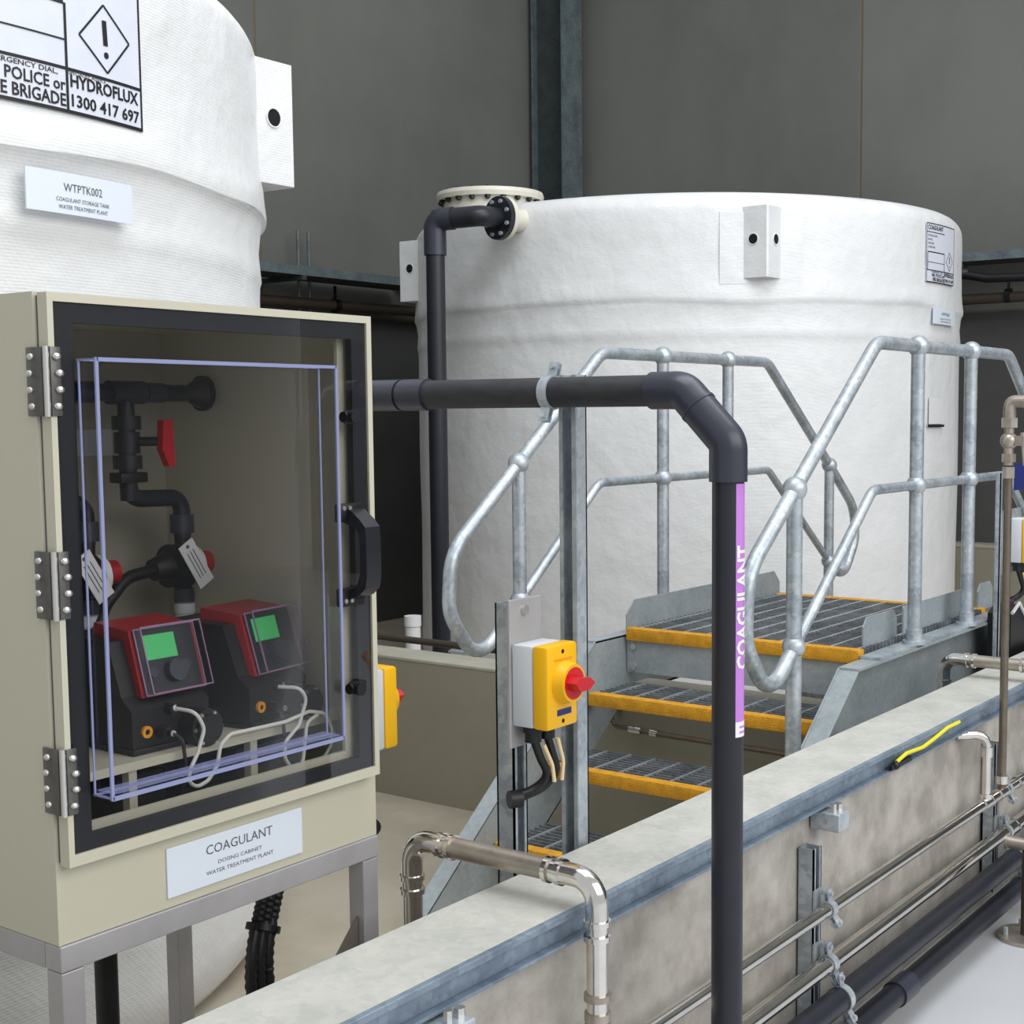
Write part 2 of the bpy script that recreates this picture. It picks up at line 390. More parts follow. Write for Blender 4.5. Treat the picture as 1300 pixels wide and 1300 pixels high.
# hazard placard: local x from right edge (0) to the left (negative), z absolute
def placard(cx, cy_, R, thr, z0, s, root, top=2.2):
    # s = scale in metres per unit of the left-tank placard
    wd = 0.56 * s
    a0 = thr - math.degrees(wd / R)
    p = patch(cx, cy_, R, a0, thr, z0, z0 + 0.46 * s, thick=.003).build('hazard_placard', 'decal', root)
    b = B(); RR = R + .0012
    L = lambda x0, y0, x1, y1, w_=.006: cline(b, cx, cy_, RR, thr, x0 * s, z0 + y0 * s, x1 * s, z0 + y1 * s, w_ * s)
    T = lambda x, y, t_, w_, h_, al, bo: ctext(b, cx, cy_, RR, thr, x * s, z0 + y * s, t_, w_ * s, h_ * s, al, bo)
    L(0, 0, -.56, 0, .008); L(-.003, 0, -.003, .46, .006); L(0, .093, -.56, .093, .007); L(-.237, 0, -.237, .235, .007)
    L(-.24, .235, -.54, .235, .008); L(-.24, .155, -.54, .155, .004); L(-.54, .093, -.54, .235, .007)
    L(-.557, 0, -.557, .46, .006); L(0, .457, -.56, .457, .007); L(-.56, .39, -.24, .39, .006)
    T(-.54, .41, 'COAGULANT', .27, .035, 'LEFT', .02)
    for i, q in enumerate((.355, .325, .295, .265)): T(-.54, q, ('STORAGE TANK', 'UN No.', 'HAZCHEM', 'CORROSIVE')[i], (.16, .08, .1, .12)[i], .016, 'LEFT', .0)
    D = [(-.122, .258), (-.040, .190), (-.115, .108), (-.198, .176)]
    for i in range(4): L(*D[i], *D[(i + 1) % 4], .005)
    L(-.121, .224, -.118, .168, .014); b.raw([onc(cx, cy_, RR, thr, (-.117 + .0075 * math.cos(k * PI / 6)) * s, z0 + (.147 + .0075 * math.sin(k * PI / 6)) * s) for k in range(12)], [tuple(range(12))])
    T(-.228, .056, 'HYDROFLUX', .214, .027, 'LEFT', .028); T(-.226, .014, '1300 417 697', .214, .026, 'LEFT', .022)
    T(-.232, .083, 'SPECIALIST ADVICE', .11, .007, 'LEFT', .0)
    T(-.262, .076, 'IN EMERGENCY DIAL,', .21, .011, 'RIGHT', .01)
    T(-.242, .044, '000, POLICE or', .227, .026, 'RIGHT', .018); T(-.242, .010, 'FIRE BRIGADE', .212, .027, 'RIGHT', .02)
    b.build('lettering', 'ink', p, smooth=False, normals=False)
placard(CX2, CY2, 1.7095, -75.3, .682, 1.0, left)
placard(CX1, CY1, 1.7095, -84.8, .728, .70, big)
def nameplate(cx, cy_, R, a0, a1, z0, z1, root, l1):
    p = patch(cx, cy_, R, a0, a1, z0, z1, thick=.004).build('name_plate', 'sign', root)
    b = B(); mid = (a0 + a1) / 2; h = z1 - z0; wd = math.radians(a1 - a0) * R
    ctext(b, cx, cy_, R + .001, mid, .0, z0 + h * .55, l1, wd * .36, h * .20, 'CENTER')
    ctext(b, cx, cy_, R + .001, mid, .0, z0 + h * .30, 'COAGULANT STORAGE TANK', wd * .50, h * .10, 'CENTER')
    ctext(b, cx, cy_, R + .001, mid, .0, z0 + h * .12, 'WATER TREATMENT PLANT', wd * .46, h * .10, 'CENTER')
    b.build('lettering', 'greyink', p, smooth=False, normals=False)
nameplate(CX2, CY2, 1.728, -87.7, -77.6, .452, .542, left, 'WTPTK002')
nameplate(CX1, CY1, 1.715, -95.2, -84, .50, .588, big, 'WTPTK001')
patch(CX1, CY1, 1.702, -95.4, -89, -.06, .09, thick=.003).build('spacer_plate', 'white', big)
patch(CX1, CY1, 1.706, -96, -88.5, -.078, -.064, thick=.003).build('level_mark', 'dark', big)
# manway on top of the big tank
mx, my = 6.42, 5.19
B().cyl((mx, my, 1.10), (mx, my, 1.246), .27, n=40).build('manway_neck', 'flangew', big)
mf = B().cyl((mx, my, 1.236), (mx, my, 1.259), .305, .312, n=56).cyl((mx, my, 1.259), (mx, my, 1.281), .312, .305, n=56).build('manway_cover', 'flangew', big)
for k in range(20):
    a = 2 * PI * k / 20; q = (mx + .285 * math.cos(a), my + .285 * math.sin(a))
    B().cyl((*q, 1.212), (*q, 1.289), .008, n=8).cyl((*q, 1.218), (*q, 1.236), .017, n=6).cyl((*q, 1.280), (*q, 1.287), .011, n=6).build('bolt', 'black', mf)
B().box(mx - .03, mx + .03, my - .02, my + .02, 1.280, 1.32, .005).build('cover_knob', 'black', mf)
# inlet nozzle + black drop pipe
az = math.radians(170); nd2 = Vector((math.cos(az), math.sin(az), 0)); e0 = Vector((5.885, 4.685, 1.042)); n0 = e0 - nd2 * .22
B().cyl(n0, e0 - nd2 * .02, .064, n=28).cyl(e0 - nd2 * .026, e0 - nd2 * .001, .115, n=36).build('nozzle', 'flangew', big)
t = thing('inlet_pipe', (5.70, 4.96, FZ), 'black drop pipe running from the big tank top flange down its left side', 'pipe')
B().cyl(e0, e0 + nd2 * .028, .113, n=36).build('flange', 'pvc', t)
for k in range(8):
    a = 2 * PI * (k + .5) / 8; u = Vector((-nd2.y, nd2.x, 0)) * math.cos(a) * .09 + Vector((0, 0, 1)) * math.sin(a) * .09
    B().cyl(e0 + u + nd2 * .02, e0 + u + nd2 * .042, .011, n=6).build('bolt', 'galv_d', t)
PX, PY = 5.68, 4.97
e1 = e0 + nd2 * .15; top = Vector((PX, PY, 1.035))
B().tube([e0, e1, Vector((e1.x - .01, e1.y + .06, 1.04)), top + (e1 - top) * .25, top], .054, .07, n=20).build('elbow_run', 'pvc', t)
B().tube([top + (e1 - top) * .42, top, (PX, PY, .85)], .060, .085, n=22, fn=8).build('elbow', 'pvc_l', t)
B().cyl((PX, PY, .89), (PX, PY, -1.35), .050, n=24).build('pipe', 'pvc', t)
# coagulant stand behind bund wall
t = thing('pipe_stub', (5.09, 4.64, FZ), 'short white pipe stub behind the beige bund wall beside the tank', 'pipe')
B().cyl((5.09, 4.64, FZ), (5.09, 4.64, -1.02), .038, n=20).build('pipe', 'white', t)
B().cyl((5.09, 4.64, -1.03), (5.09, 4.64, -.98), .042, n=20).build('cap', 'white', t)
t = thing('service_pipe', (4.45, 3.9, -.96), 'thin brown service pipe lying along the bund wall top', 'pipe')
B().tube([(4.44, 2.95, -.962), (4.44, 4.6, -.962), (4.44, 6.8, -.962)], .015, n=12).build('pipe', 'rustpipe', t)
for y in (3.2, 3.75, 4.3, 5.2): B().box(4.385, 4.465, y - .05, y + .05, -.985, -.975).ring((4.44, y - .012, -.962), (4.44, y + .012, -.962), .02, .014).build('pipe_saddle', 'galv_d', t)

t = thing('drain_pipe', (4.16, 2.6, -1.14), 'thin dark service pipe on the bund wall face under the stair treads', 'pipe')
B().tube([(4.17, 2.832, -1.02), (4.17, 2.83, -1.134), (4.17, 2.64, -1.140), (4.17, 2.0, -1.145)], .009, .03, n=10).build('pipe', 'ss_br', t)
B().cyl((4.17, 2.75, -1.137), (4.17, 2.70, -1.138), .015, n=12).build('coupling', 'ss', t)
B().cyl((4.17, 2.66, -1.139), (4.17, 2.63, -1.140), .015, n=12).build('coupling', 'ss', t)
# ------------------------------------------------------------------ wall services
def tray(name_label, seg, axis, zc, depth, grp=None):
    t = thing('cable_tray', ((seg[0] + seg[1]) / 2 if axis == 'x' else depth, depth if axis == 'x' else (seg[0] + seg[1]) / 2, zc), name_label, 'cable tray', grp)
    def bx(a, b, d0, d1, z0, z1):
        return B().box(a, b, d0, d1, z0, z1) if axis == 'x' else B().box(d0, d1, a, b, z0, z1)
    s_ = -1
    bx(seg[0], seg[1], depth - .16, depth - .15, zc - .03, zc + .03).build('side_rail', 'galv_wall', t, smooth=False)
    bx(seg[0], seg[1], depth + .15, depth + .16, zc - .03, zc + .03).build('side_rail', 'galv_wall', t, smooth=False)
    bx(seg[0], seg[1], depth - .15, depth + .15, zc - .03, zc - .025).build('tray_base', 'galv_dk', t, smooth=False)
    k = seg[0] + .5
    while k < seg[1]:
        bx(k - .02, k + .02, depth - .17, (7.45 if axis == 'x' else 10.1), zc - .062, zc - .031).build('bracket', 'galv_dk', t, smooth=False)
        k += 1.3
    return t
tray('grey steel cable tray on the left concrete wall above the brown pipe', (1.0, 7.95), 'x', .985, 7.2)
t2 = tray('short grey cable tray on the left wall beside the big tank', (7.98, 9.5), 'x', 1.03, 7.27)
tray('grey steel cable tray on the right concrete wall beyond the big tank', (-2.0, 6.2), 'y', 1.10, 9.9)
def wpipe(label, pts, r, bx_):
    t = thing('service_pipe', pts[0], label, 'pipe')
    B().tube(pts, r, .05, n=14).build('pipe', 'rustpipe', t)
    for c, ax in bx_:
        c = Vector(c); ax = Vector(ax)
        B().ring(c - ax * .02, c + ax * .02, r + .012, r - .002).box(c.x - .008, c.x + .008, c.y - .008, c.y + .008, c.z + r, c.z + .14).build('hanger_clamp', 'black', t)
wpipe('brown service pipe under the cable tray on the left wall', [(1, 7.3, .77), (9.6, 7.3, .81)], .038, [((7.25, 7.3, .797), (1, 0, 0)), ((4.5, 7.3, .787), (1, 0, 0))])
wpipe('brown service pipe under the cable tray on the right wall', [(9.92, -2, .83), (9.92, 6.6, .81)], .038, [((9.92, 3.31, .829), (0, 1, 0)), ((9.92, .5, .829), (0, 1, 0))])
t = thing('threaded_rods', (6.95, 7.3, .70), 'pair of thin steel hanger rods through the left wall cable tray', 'rods')
for dx in (0, .10): B().cyl((6.93 + dx, 7.33, .70), (6.93 + dx, 7.33, 1.30), .011, n=8).build('rod', 'galv_wall', t)
t = thing('camera_arm', (9.7, 3.4, .93), 'dark tubular bracket slung beneath the right wall cable tray', 'bracket')
B().tube([(9.75, 3.60, 1.04), (9.72, 3.56, .975), (9.72, 3.40, .94), (9.72, 3.0, .93)], .03, .03, n=12).build('arm', 'black', t)
B().cyl((9.70, 3.63, .995), (9.74, 3.55, .985), .042, n=16).build('head', 'black', t)

# ------------------------------------------------------------------ capping channel on the low wall
t = thing('capping_channel', (2.5, 1.555, -.96), 'long galvanised steel channel capping the low raw concrete wall', 'channel')
B().box(-1.5, 6.6, 1.458, 1.656, -.906, -.900, .002).build('top_plate', 'cap', t, smooth=False)
B().box(-1.5, 6.6, 1.446, 1.460, -.9125, -.8995, .0015).build('flange_lip', 'cap_f', t, smooth=False)
B().box(-1.5, 6.6, 1.465, 1.470, -.953, -.906).build('front_flange', 'cap_f', t, smooth=False)
B().box(-1.5, 6.6, 1.447, 1.476, -.9595, -.9535, .001).build('bottom_lip', 'cap_f', t, smooth=False)
B().box(-1.5, 6.6, 1.650, 1.656, -.958, -.906).build('rear_flange', 'cap_f', t, smooth=False)
t = thing('earth_wire', (3.75, 1.446, -.93), 'yellow and green earth wire clipped along the capping channel front', 'wire')
B().tube([(3.50, 1.447, -.937), (3.56, 1.444, -.925), (3.68, 1.444, -.932), (3.76, 1.443, -.924), (3.87, 1.444, -.912), (3.97, 1.446, -.914)], .0055, .04, n=8).build('insulation', 'earth', t)
B().sph((3.49, 1.444, -.944), .011).build('end_lug', 'black', t)
B().box(3.46, 3.60, 1.442, 1.452, -.952, -.940).build('clip', 'black', t, smooth=False)
def unistrut(b, x, y0, z0, z1, w_=.041, d=.041, tk=.004):
    # C section, open side towards -y
    b.box(x, x + w_, y0 + d - tk, y0 + d, z0, z1); b.box(x, x + tk, y0, y0 + d, z0, z1); b.box(x + w_ - tk, x + w_, y0, y0 + d, z0, z1)
    b.box(x, x + .011, y0, y0 + tk, z0, z1); b.box(x + w_ - .011, x + w_, y0, y0 + tk, z0, z1)
    return b
def strap(name, c, ax, r, parent, ear, m='galv'):
    c = Vector(c); ax = Vector(ax); 
    b = B().ring(c - ax * .011, c + ax * .011, r + .004, r + .0003, n=24)
    for e, tilt in ear:
        e = Vector(e); p = c + e * (r + .002); q = c + e * (r + .032)
        s2 = ax.cross(e).normalized()
        for sg in (-1, 1):
            vs = [p + ax * .011 + s2 * .004 * sg, p - ax * .011 + s2 * .004 * sg, q - ax * .011 + s2 * .004 * sg, q + ax * .011 + s2 * .004 * sg]
            vs2 = [v + s2 * .003 * sg for v in vs]
            b.raw(vs + vs2, [(0, 1, 2, 3), (4, 5, 6, 7), (0, 1, 5, 4), (1, 2, 6, 5), (2, 3, 7, 6), (3, 0, 4, 7)])
        b.cyl(q - e * .010 - s2 * .014, q - e * .010 + s2 * .014, .006, n=8)
    return b.build(name, m, parent)
YP = 1.405
def wall_strut(x, label):
    t = thing('pipe_support_strut', (x + .02, 1.45, -1.52), label, 'strut')
    unistrut(B(), x, 1.435, -1.52, -1.04).build('channel', 'galv', t, smooth=False)
    b = B()
    for z, r in ((-1.185, .014), (-1.322, .019)): b.box(x - .003, x + .044, 1.431, 1.436, z - r - .03, z + r + .03)
    b.build('clamp_plate', 'galv_d', t, smooth=False)
    for z, r, yy in ((-1.185, .0165, YP), (-1.322, .0215, YP), (-1.400, .0305, 1.372), (-1.487, .0305, 1.352)):
        strap('saddle_clamp', (x + .022, yy, z), (1, 0, 0), r, t, [((0, -.55, -.83), 0), ((0, .1, .99), 0)])
    return t
wall_strut(2.975, 'short grey strut behind the wall pipes right of the tall black pipe')
wall_strut(4.27, 'grey strut behind the wall pipes at the right edge')
wall_strut(1.55, 'grey strut behind the wall pipes at the bottom edge')
def clip(x, label):
    t = thing('beam_clip', (x, 1.44, -1.02), label, 'clip')
    B().box(x - .03, x + .03, 1.40, 1.478, -1.010, -.966, .003).build('clip_body', 'galv', t, smooth=False)
    B().cyl((x - .01, 1.425, -.967), (x - .01, 1.425, -.945), .008, n=6).cyl((x + .018, 1.425, -.967), (x + .018, 1.425, -.95), .01, n=6).build('bolt', 'bolt', t)
clip(3.07, 'small galvanised beam clip under the capping above the grey strut')
clip(1.64, 'small galvanised beam clip under the capping at the bottom edge')
# wall pipes
def run(name, label, x0, x1, y, z, r, m, rings=(), cat='pipe'):
    t = thing(name, ((x0 + x1) / 2, y, z), label, cat)
    B().cyl((x0, y, z), (x1, y, z), r, n=24).build('pipe', m, t)
    for rx in rings: B().cyl((rx - .03, y, z), (rx + .03, y, z), r * 1.14, n=24).cyl((rx - .036, y, z), (rx - .028, y, z), r * 1.24, n=24).cyl((rx + .028, y, z), (rx + .036, y, z), r * 1.24, n=24).build('press_coupling', m, t)
    return t
p1 = run('stainless_pipe', 'upper polished stainless pipe along the low wall', .2, 6.0, YP, -1.185, .0160, 'ss', (4.10, 4.24, 4.42))
run('stainless_pipe', 'lower thicker stainless pipe along the low wall above the black pipes', .2, 6.0, YP, -1.322, .0210, 'ss', (4.33,))
run('black_pipe', 'upper of the two black pipes along the low wall foot', .2, 6.0, 1.372, -1.400, .0300, 'pvc', ())
t = run('black_pipe', 'lowest black pipe along the low wall foot with a joint collar', .2, 6.0, 1.352, -1.487, .0300, 'pvc', ())
B().cyl((3.28, 1.352, -1.487), (3.37, 1.352, -1.487), .0345, n=24).build('collar', 'pvc_l', t)
t = thing('drop_pipe', (4.10, YP, -1.17), 'short thin stainless pipe bending down onto the upper wall pipe', 'pipe')
B().tube([(4.04, 1.478, -.972), (4.10, YP, -.972), (4.10, YP, -1.18)], .0135, .035, n=14).build('pipe', 'ss', t)
B().cyl((4.10, YP, -1.04), (4.10, YP, -1.01), .018, n=16).build('press_coupling', 'ss', t)
B().cyl((4.10, YP, -1.155), (4.10, YP, -1.17), .019, n=16).build('press_coupling', 'ss', t)
t = thing('riser_pipe', (4.245, YP, -1.17), 'tall thin stainless riser with a valve and cream fittings on top at right', 'pipe')
B().cyl((4.245, YP, -1.18), (4.245, YP, -.19), .0125, n=16).build('pipe', 'ss_br', t)
B().cyl((4.245, YP, -1.155), (4.245, YP, -1.13), .019, n=16).build('press_coupling', 'ss', t)
B().cyl((4.245, YP, -.20), (4.245, YP, -.165), .019, n=8).cyl((4.245, YP, -.15), (4.245, YP, -.125), .022, n=6).build('union_nut', 'ss_dull', t)
B().sph((4.245, YP, -.085), .027).cyl((4.245, YP, -.16), (4.245, YP, 0), .015, n=16).build('ball_valve', 'ss_dull', t)
B().box(4.23, 4.26, YP - .045, YP - .022, -.10, -.07).cyl((4.245, YP - .05, -.16), (4.245, YP - .04, -.06), .006, n=8).build('valve_handle', 'ss_dull', t)
B().cyl((4.245, YP, -.045), (4.245, YP, -.015), .025, n=6).cyl((4.245, YP, -.015), (4.245, YP, .01), .02, n=14).tube([(4.245, YP, 0), (4.245, YP, .035), (4.245, YP - .09, .035)], .019, .02, n=14).cyl((4.245, YP - .09, .035), (4.245, YP - .12, .035), .026, n=6).build('threaded_elbow', 'ss_dull', t)
# crossover pipes over the cap
def cross(x, y0, y1, z, zl, label, r=.021):
    t = thing('crossover_pipe', (x, (y0 + y1) / 2, zl), label, 'pipe')
    R = .062
    B().cyl((x, y0 + R + .03, z), (x, y1 - R - .03, z), r, n=24).build('pipe', 'ss_dull', t)
    for y, s_ in ((y0, 1), (y1, -1)):
        B().tube([(x, y + s_ * (R + .035), z), (x, y, z), (x, y, z - R - .035)], r * 1.02, R, n=24, fn=8).build('elbow', 'ss', t)
        for q in (0, .028):
            B().cyl((x, y + s_ * (R + .012 + q), z), (x, y + s_ * (R + .022 + q), z), r * 1.20, n=24).build('press_ring', 'ss', t)
            B().cyl((x, y, z - R - .012 - q), (x, y, z - R - .022 - q), r * 1.20, n=24).build('press_ring', 'ss', t)
        B().cyl((x, y, z - R - .03), (x, y, zl), r * .96, n=24).build('riser', 'ss', t)
    return t
t = cross(2.02, 1.405, 1.855, -.838, -1.54, 'stainless pipe arching over the capped wall beside the cabinet')
B().cyl((2.02, 1.405, -1.05), (2.02, 1.405, -1.062), .0255, n=24).cyl((2.02, 1.405, -1.085), (2.02, 1.405, -1.10), .0245, n=24).cyl((2.02, 1.405, -1.11), (2.02, 1.405, -1.135), .028, n=6).build('union_nut', 'ss_dull', t)
cross(4.62, 1.36, 1.74, -.845, -1.10, 'stainless pipe arching over the capped wall at the right edge')
# stub and post at right foot
t = thing('pipe_stanchion', (4.09, 1.27, FZ), 'dark steel pipe stanchion on a round foot plate at right edge', 'stand')
B().cyl((4.09, 1.265, FZ), (4.09, 1.265, FZ + .012), .09, n=28).build('foot_plate', 'ss_dull', t)
B().cyl((4.09, 1.265, FZ + .01), (4.09, 1.265, -1.31), .022, n=18).build('post', 'rustpipe', t)
B().cyl((4.09, 1.335, -1.290), (4.09, 1.19, -1.290), .019, n=18).cyl((4.09, 1.337, -1.29), (4.09, 1.329, -1.29), .023, n=18).build('stub_pipe', 'ss_dull', t)
for a in (0.6, 2.2, 3.8, 5.4): B().cyl((4.09 + .068 * math.cos(a), 1.265 + .068 * math.sin(a), FZ + .01), (4.09 + .068 * math.cos(a), 1.265 + .068 * math.sin(a), FZ + .035), .008, n=6).build('bolt', 'galv_d', t)

# ------------------------------------------------------------------ tall black pipe
t = thing('coagulant_pipe', (2.29, 1.285, FZ), 'thick dark grey pipe crossing from the cabinet and dropping in front of wall', 'pipe')
ZH = .047
B().cyl((2.29, 1.40, ZH), (2.29, 2.95, ZH), .0305, n=32).build('horizontal_pipe', 'pvcdust', t)
B().tube([(2.29, 1.455, ZH), (2.29, 1.385, ZH), (2.29, 1.2875, -.052), (2.29, 1.2875, -.125)], .0362, .035, n=32, fn=5).build('elbow', 'pvc_l', t)
B().cyl((2.29, 1.2875, -.10), (2.29, 1.2875, FZ), .0303, n=32).build('vertical_pipe', 'pvc', t)
c1 = Vector((2.29, 1.352, .014)); dd = Vector((0, -.098, -.099)).normalized()
B().cyl(c1 - dd * .003, c1 + dd * .003, .0378, n=32).build('joint_ring', 'pvc_l', t)
for a, b2 in ((2.03, 2.10), (2.108, 2.205)): B().cyl((2.29, a, ZH), (2.29, b2, ZH), .0345, n=32).build('coupling', 'pvc_l', t)
strap('pipe_clamp', (2.29, 1.70, ZH), (0, 1, 0), .031, t, [((.3, 0, .95), 0), ((-.35, 0, -.93), 0)], 'galv')
tp = patch(2.29, 1.2875, .0311, -122, -48, -.605, -.128, n=8, thick=.0006).build('violet_label', 'purple', t)
b = B(); vs, fs = fit_glyphs('COAGULANT', .235, .030, 'LEFT', .03)
b.raw([(v[0], v[1], 0) for v in vs], fs)
bmesh.ops.triangulate(b.bm, faces=b.bm.faces[:])
bmesh.ops.subdivide_edges(b.bm, edges=b.bm.edges[:], cuts=4, use_grid_fill=True)
for v in b.bm.verts:
    x_, y_ = v.co.x, v.co.y; a_t = math.radians(-62) - y_ / .0311
    v.co = (2.29 + .0318 * math.cos(a_t), 1.2875 + .0318 * math.sin(a_t), -.478 + x_)
b.build('lettering', 'tapewhite', tp, smooth=False, normals=False)
patch(2.29, 1.2875, .0316, -122, -48, -.607, -.578, n=8, thick=.0006).build('white_end_band', 'tapewhite', tp)
b = B()
for z in (-.585, -.597): b.xf(Matrix.Identity(4)); 
pb = patch(2.29, 1.2875, .0319, -105, -60, -.590, -.586, n=6, thick=.0004).build('band_print', 'purple', tp)
patch(2.29, 1.2875, .0319, -105, -60, -.600, -.596, n=6, thick=.0004).build('band_print', 'purple', tp)
b.bm.free()

# support post of that pipe
def strut_side(b, x, y0, z0, z1, w_=.041, d=.041, tk=.004):
    # C section with its open side towards -x
    b.box(x + w_ - tk, x + w_, y0, y0 + d, z0, z1); b.box(x, x + w_, y0, y0 + tk, z0, z1); b.box(x, x + w_, y0 + d - tk, y0 + d, z0, z1)
    b.box(x, x + tk, y0, y0 + .009, z0, z1); b.box(x, x + tk, y0 + d - .009, y0 + d, z0, z1)
    return b
t = thing('support_post', (2.345, 1.70, FZ), 'tall galvanised strut post carrying the thick dark pipe', 'post')
strut_side(B(), 2.325, 1.665, FZ, .083).build('channel', 'galv', t, smooth=False)
B().box(2.27, 2.42, 1.62, 1.76, FZ, FZ + .008).build('base_plate', 'galv', t, smooth=False)
# ------------------------------------------------------------------ isolators
def isolator(root):
    # local: box back at y=0, front face to -y, x 0..0.1, z 0..-0.165 (root at top back left)
    o = WL[root]
    def X(b): return b.xf(Matrix.Translation(o))
    X(B().box(0, .1, -.052, 0, -.165, 0, .006)).build('enclosure_base', 'grey_pl', root)
    lid = X(B().box(-.001, .101, -.090, -.052, -.166, .001, .007)).build('enclosure_lid', 'yellow', root)
    X(B().cyl((.055, -.088, -.075), (.055, -.114, -.075), .044, .038, n=36)).build('dial_collar', 'yellow', lid)
    X(B().cyl((.055, -.1141, -.075), (.055, -.1155, -.075), .032, n=30)).build('dial_recess', 'red', lid)
    X(B().prism([(.026, -.070), (.040, -.060), (.074, -.064), (.090, -.076), (.072, -.088), (.040, -.088)], 'y', -.140, -.115)).build('switch_knob', 'red', lid)
    X(B().box(.030, .076, -.0915, -.090, -.140, -.128)).build('maker_badge', 'blue', lid)
    b = B()
    for q in ((.05, -.013), (.05, -.152)): b.cyl((q[0], -.0905, q[1]), (q[0], -.0885, q[1]), .0045, n=10)
    X(b).build('lid_screw', 'dark', lid)
    X(B().box(.022, .08, -.0912, -.0903, -.030, -.027)).build('moulded_text_strip', 'orange', lid)
iso = thing('isolator_switch', (2.143, 1.694, -.449), 'yellow isolator switch with red knob on the strut post before the stairs', 'switch')
isolator(iso)
bx, by, bz = 2.143, 1.694, -.449
for i, gx in enumerate((.03, .075)):
    g = B().cyl((bx + gx, by - .03, bz - .163), (bx + gx, by - .03, bz - .178), .021, n=10).cyl((bx + gx, by - .03, bz - .178), (bx + gx, by - .03, bz - .198), .017, n=14).build('cable_gland', 'black', iso)
B().tube([(bx + .03, by - .03, bz - .19), (bx + .042, by - .04, bz - .235), (bx + .062, by - .045, bz - .27), (bx + .050, by - .02, bz - .300), (bx + .005, by + .0, bz - .308)], .0085, .04, n=12).build('flexible_cable', 'black', iso)
B().tube([(bx + .075, by - .03, bz - .19), (bx + .082, by - .04, bz - .235), (bx + .092, by - .045, bz - .27), (bx + .070, by - .02, bz - .305), (bx + .01, by + .0, bz - .316)], .0085, .04, n=12).build('flexible_cable', 'black', iso)
B().tube([(bx + .044, by - .046, bz - .205), (bx + .066, by - .05, bz - .25), (bx + .070, by - .052, bz - .285)], .0042, .04, n=8).build('cable_core', 'cream', iso)['label'] = 'cream inner cable core'
B().tube([(bx + .090, by - .046, bz - .200), (bx + .104, by - .05, bz - .25), (bx + .098, by - .05, bz - .288)], .0042, .04, n=8).build('cable_core', 'cream', iso)['label'] = 'cream inner cable core'
B().cyl((bx - .01, by + .001, bz - .312), (bx + .012, by - .012, bz - .312), .018, n=16).build('entry_grommet', 'black', iso)
t = thing('isolator_post', (2.185, 1.72, FZ), 'galvanised strut post with a flat top plate holding the yellow isolator', 'post')
unistrut(B(), 2.158, 1.702, FZ, -.372, w_=.044, d=.044).build('channel', 'galv', t, smooth=False)
B().box(2.139, 2.246, 1.694, 1.7015, -.66, -.362, .002).build('mounting_plate', 'steel_br', t, smooth=False)
B().cyl((2.185, 1.694, -.385), (2.185, 1.687, -.385), .010, n=14).build('bolt', 'bolt', t)
B().box(2.10, 2.26, 1.67, 1.80, FZ, FZ + .008).build('base_plate', 'galv', t, smooth=False)
i2 = copy_tree(iso); i2.location = (1.978, 1.93, -.505); i2.rotation_euler = (0, 0, PI / 2)
i2['label'] = 'yellow isolator switch fixed to the right side of the beige cabinet'
i3 = copy_tree(iso); i3.location = (5.145, 1.70, -.392); i3['label'] = 'yellow isolator switch cut by the right edge of the photo'
t = thing('isolator_bracket', (1.955, 1.98, -.59), 'small grey stand off plate between cabinet side and isolator', 'bracket')
B().box(1.936, 1.978, 1.945, 2.015, -.65, -.52).build('plate', 'galv_d', t, smooth=False)
t = thing('isolator_post', (5.07, 1.72, FZ), 'slim galvanised strut post beyond the stairs at the right edge', 'post')
unistrut(B(), 5.062, 1.702, FZ, -.22, w_=.024, d=.02).build('channel', 'galv', t, smooth=False)
B().box(5.086, 5.30, 1.702, 1.71, -.60, -.36).build('mounting_plate', 'galv', t, smooth=False)
t = thing('blue_sign', (5.25, 1.70, -.26), 'small plain blue sign plate above the right edge isolator', 'sign')
B().box(5.20, 5.34, 1.695, 1.70, -.29, -.19).build('plate', 'blue', t, smooth=False)
t = thing('black_machine', (5.45, 1.98, FZ), 'black machine housing with sloping top at the right edge', 'machine')
B().prism([(5.20, FZ), (5.72, FZ), (5.72, -.93), (5.50, -.90), (5.28, -.73), (5.20, -.76)], 'y', 1.70, 1.79).build('housing', 'black', t, smooth=False)
B().tube([(5.20, 1.695, -.755), (5.28, 1.695, -.725), (5.50, 1.695, -.895), (5.72, 1.695, -.925)], .007, n=8).build('white_trim', 'white', t)

# ------------------------------------------------------------------ crossover stairs
YN, YF = 1.868, 2.79
st = thing('crossover_stairs', (4.5, 2.33, FZ), 'galvanised crossover stairs with yellow nosings stepping over the bund wall', 'stairs')
def tread(x, z, d, parent, sgn=1):
    # nosing at x, tread extends by d along sgn
    xs = sorted((x, x + sgn * .045)); nz = B().box(xs[0], xs[1], YN + .004, YF - .004, z - .042, z + .003, .004).build('nosing', 'nose', parent)
    b = B(); x0, x1 = sorted((x + sgn * .045, x + sgn * d)); n = max(1, int(round((x1 - x0) / .03)))
    for k in range(n + 1):
        q = x0 + (x1 - x0) * k / n; b.box(q - .002, q + .002, YN + .006, YF - .006, z - .03, z)
    b.build('grating', 'grate', parent, smooth=False)
    k = YN + .05; b = B()
    while k < YF: b.box(x0, x1, k - .0035, k + .0035, z - .006, z + .002); k += .1
    o = b.build('cross_rods', 'galv', parent, smooth=False); o['kind'] = 'stuff'
for x, z in ((3.955, -.975), (3.705, -1.175), (3.425, -1.375)):
    tread(x, z, .27, st)
for x, z in ((5.66, -.975), (5.91, -1.175), (6.16, -1.375)): tread(x, z, .27, st, -1)
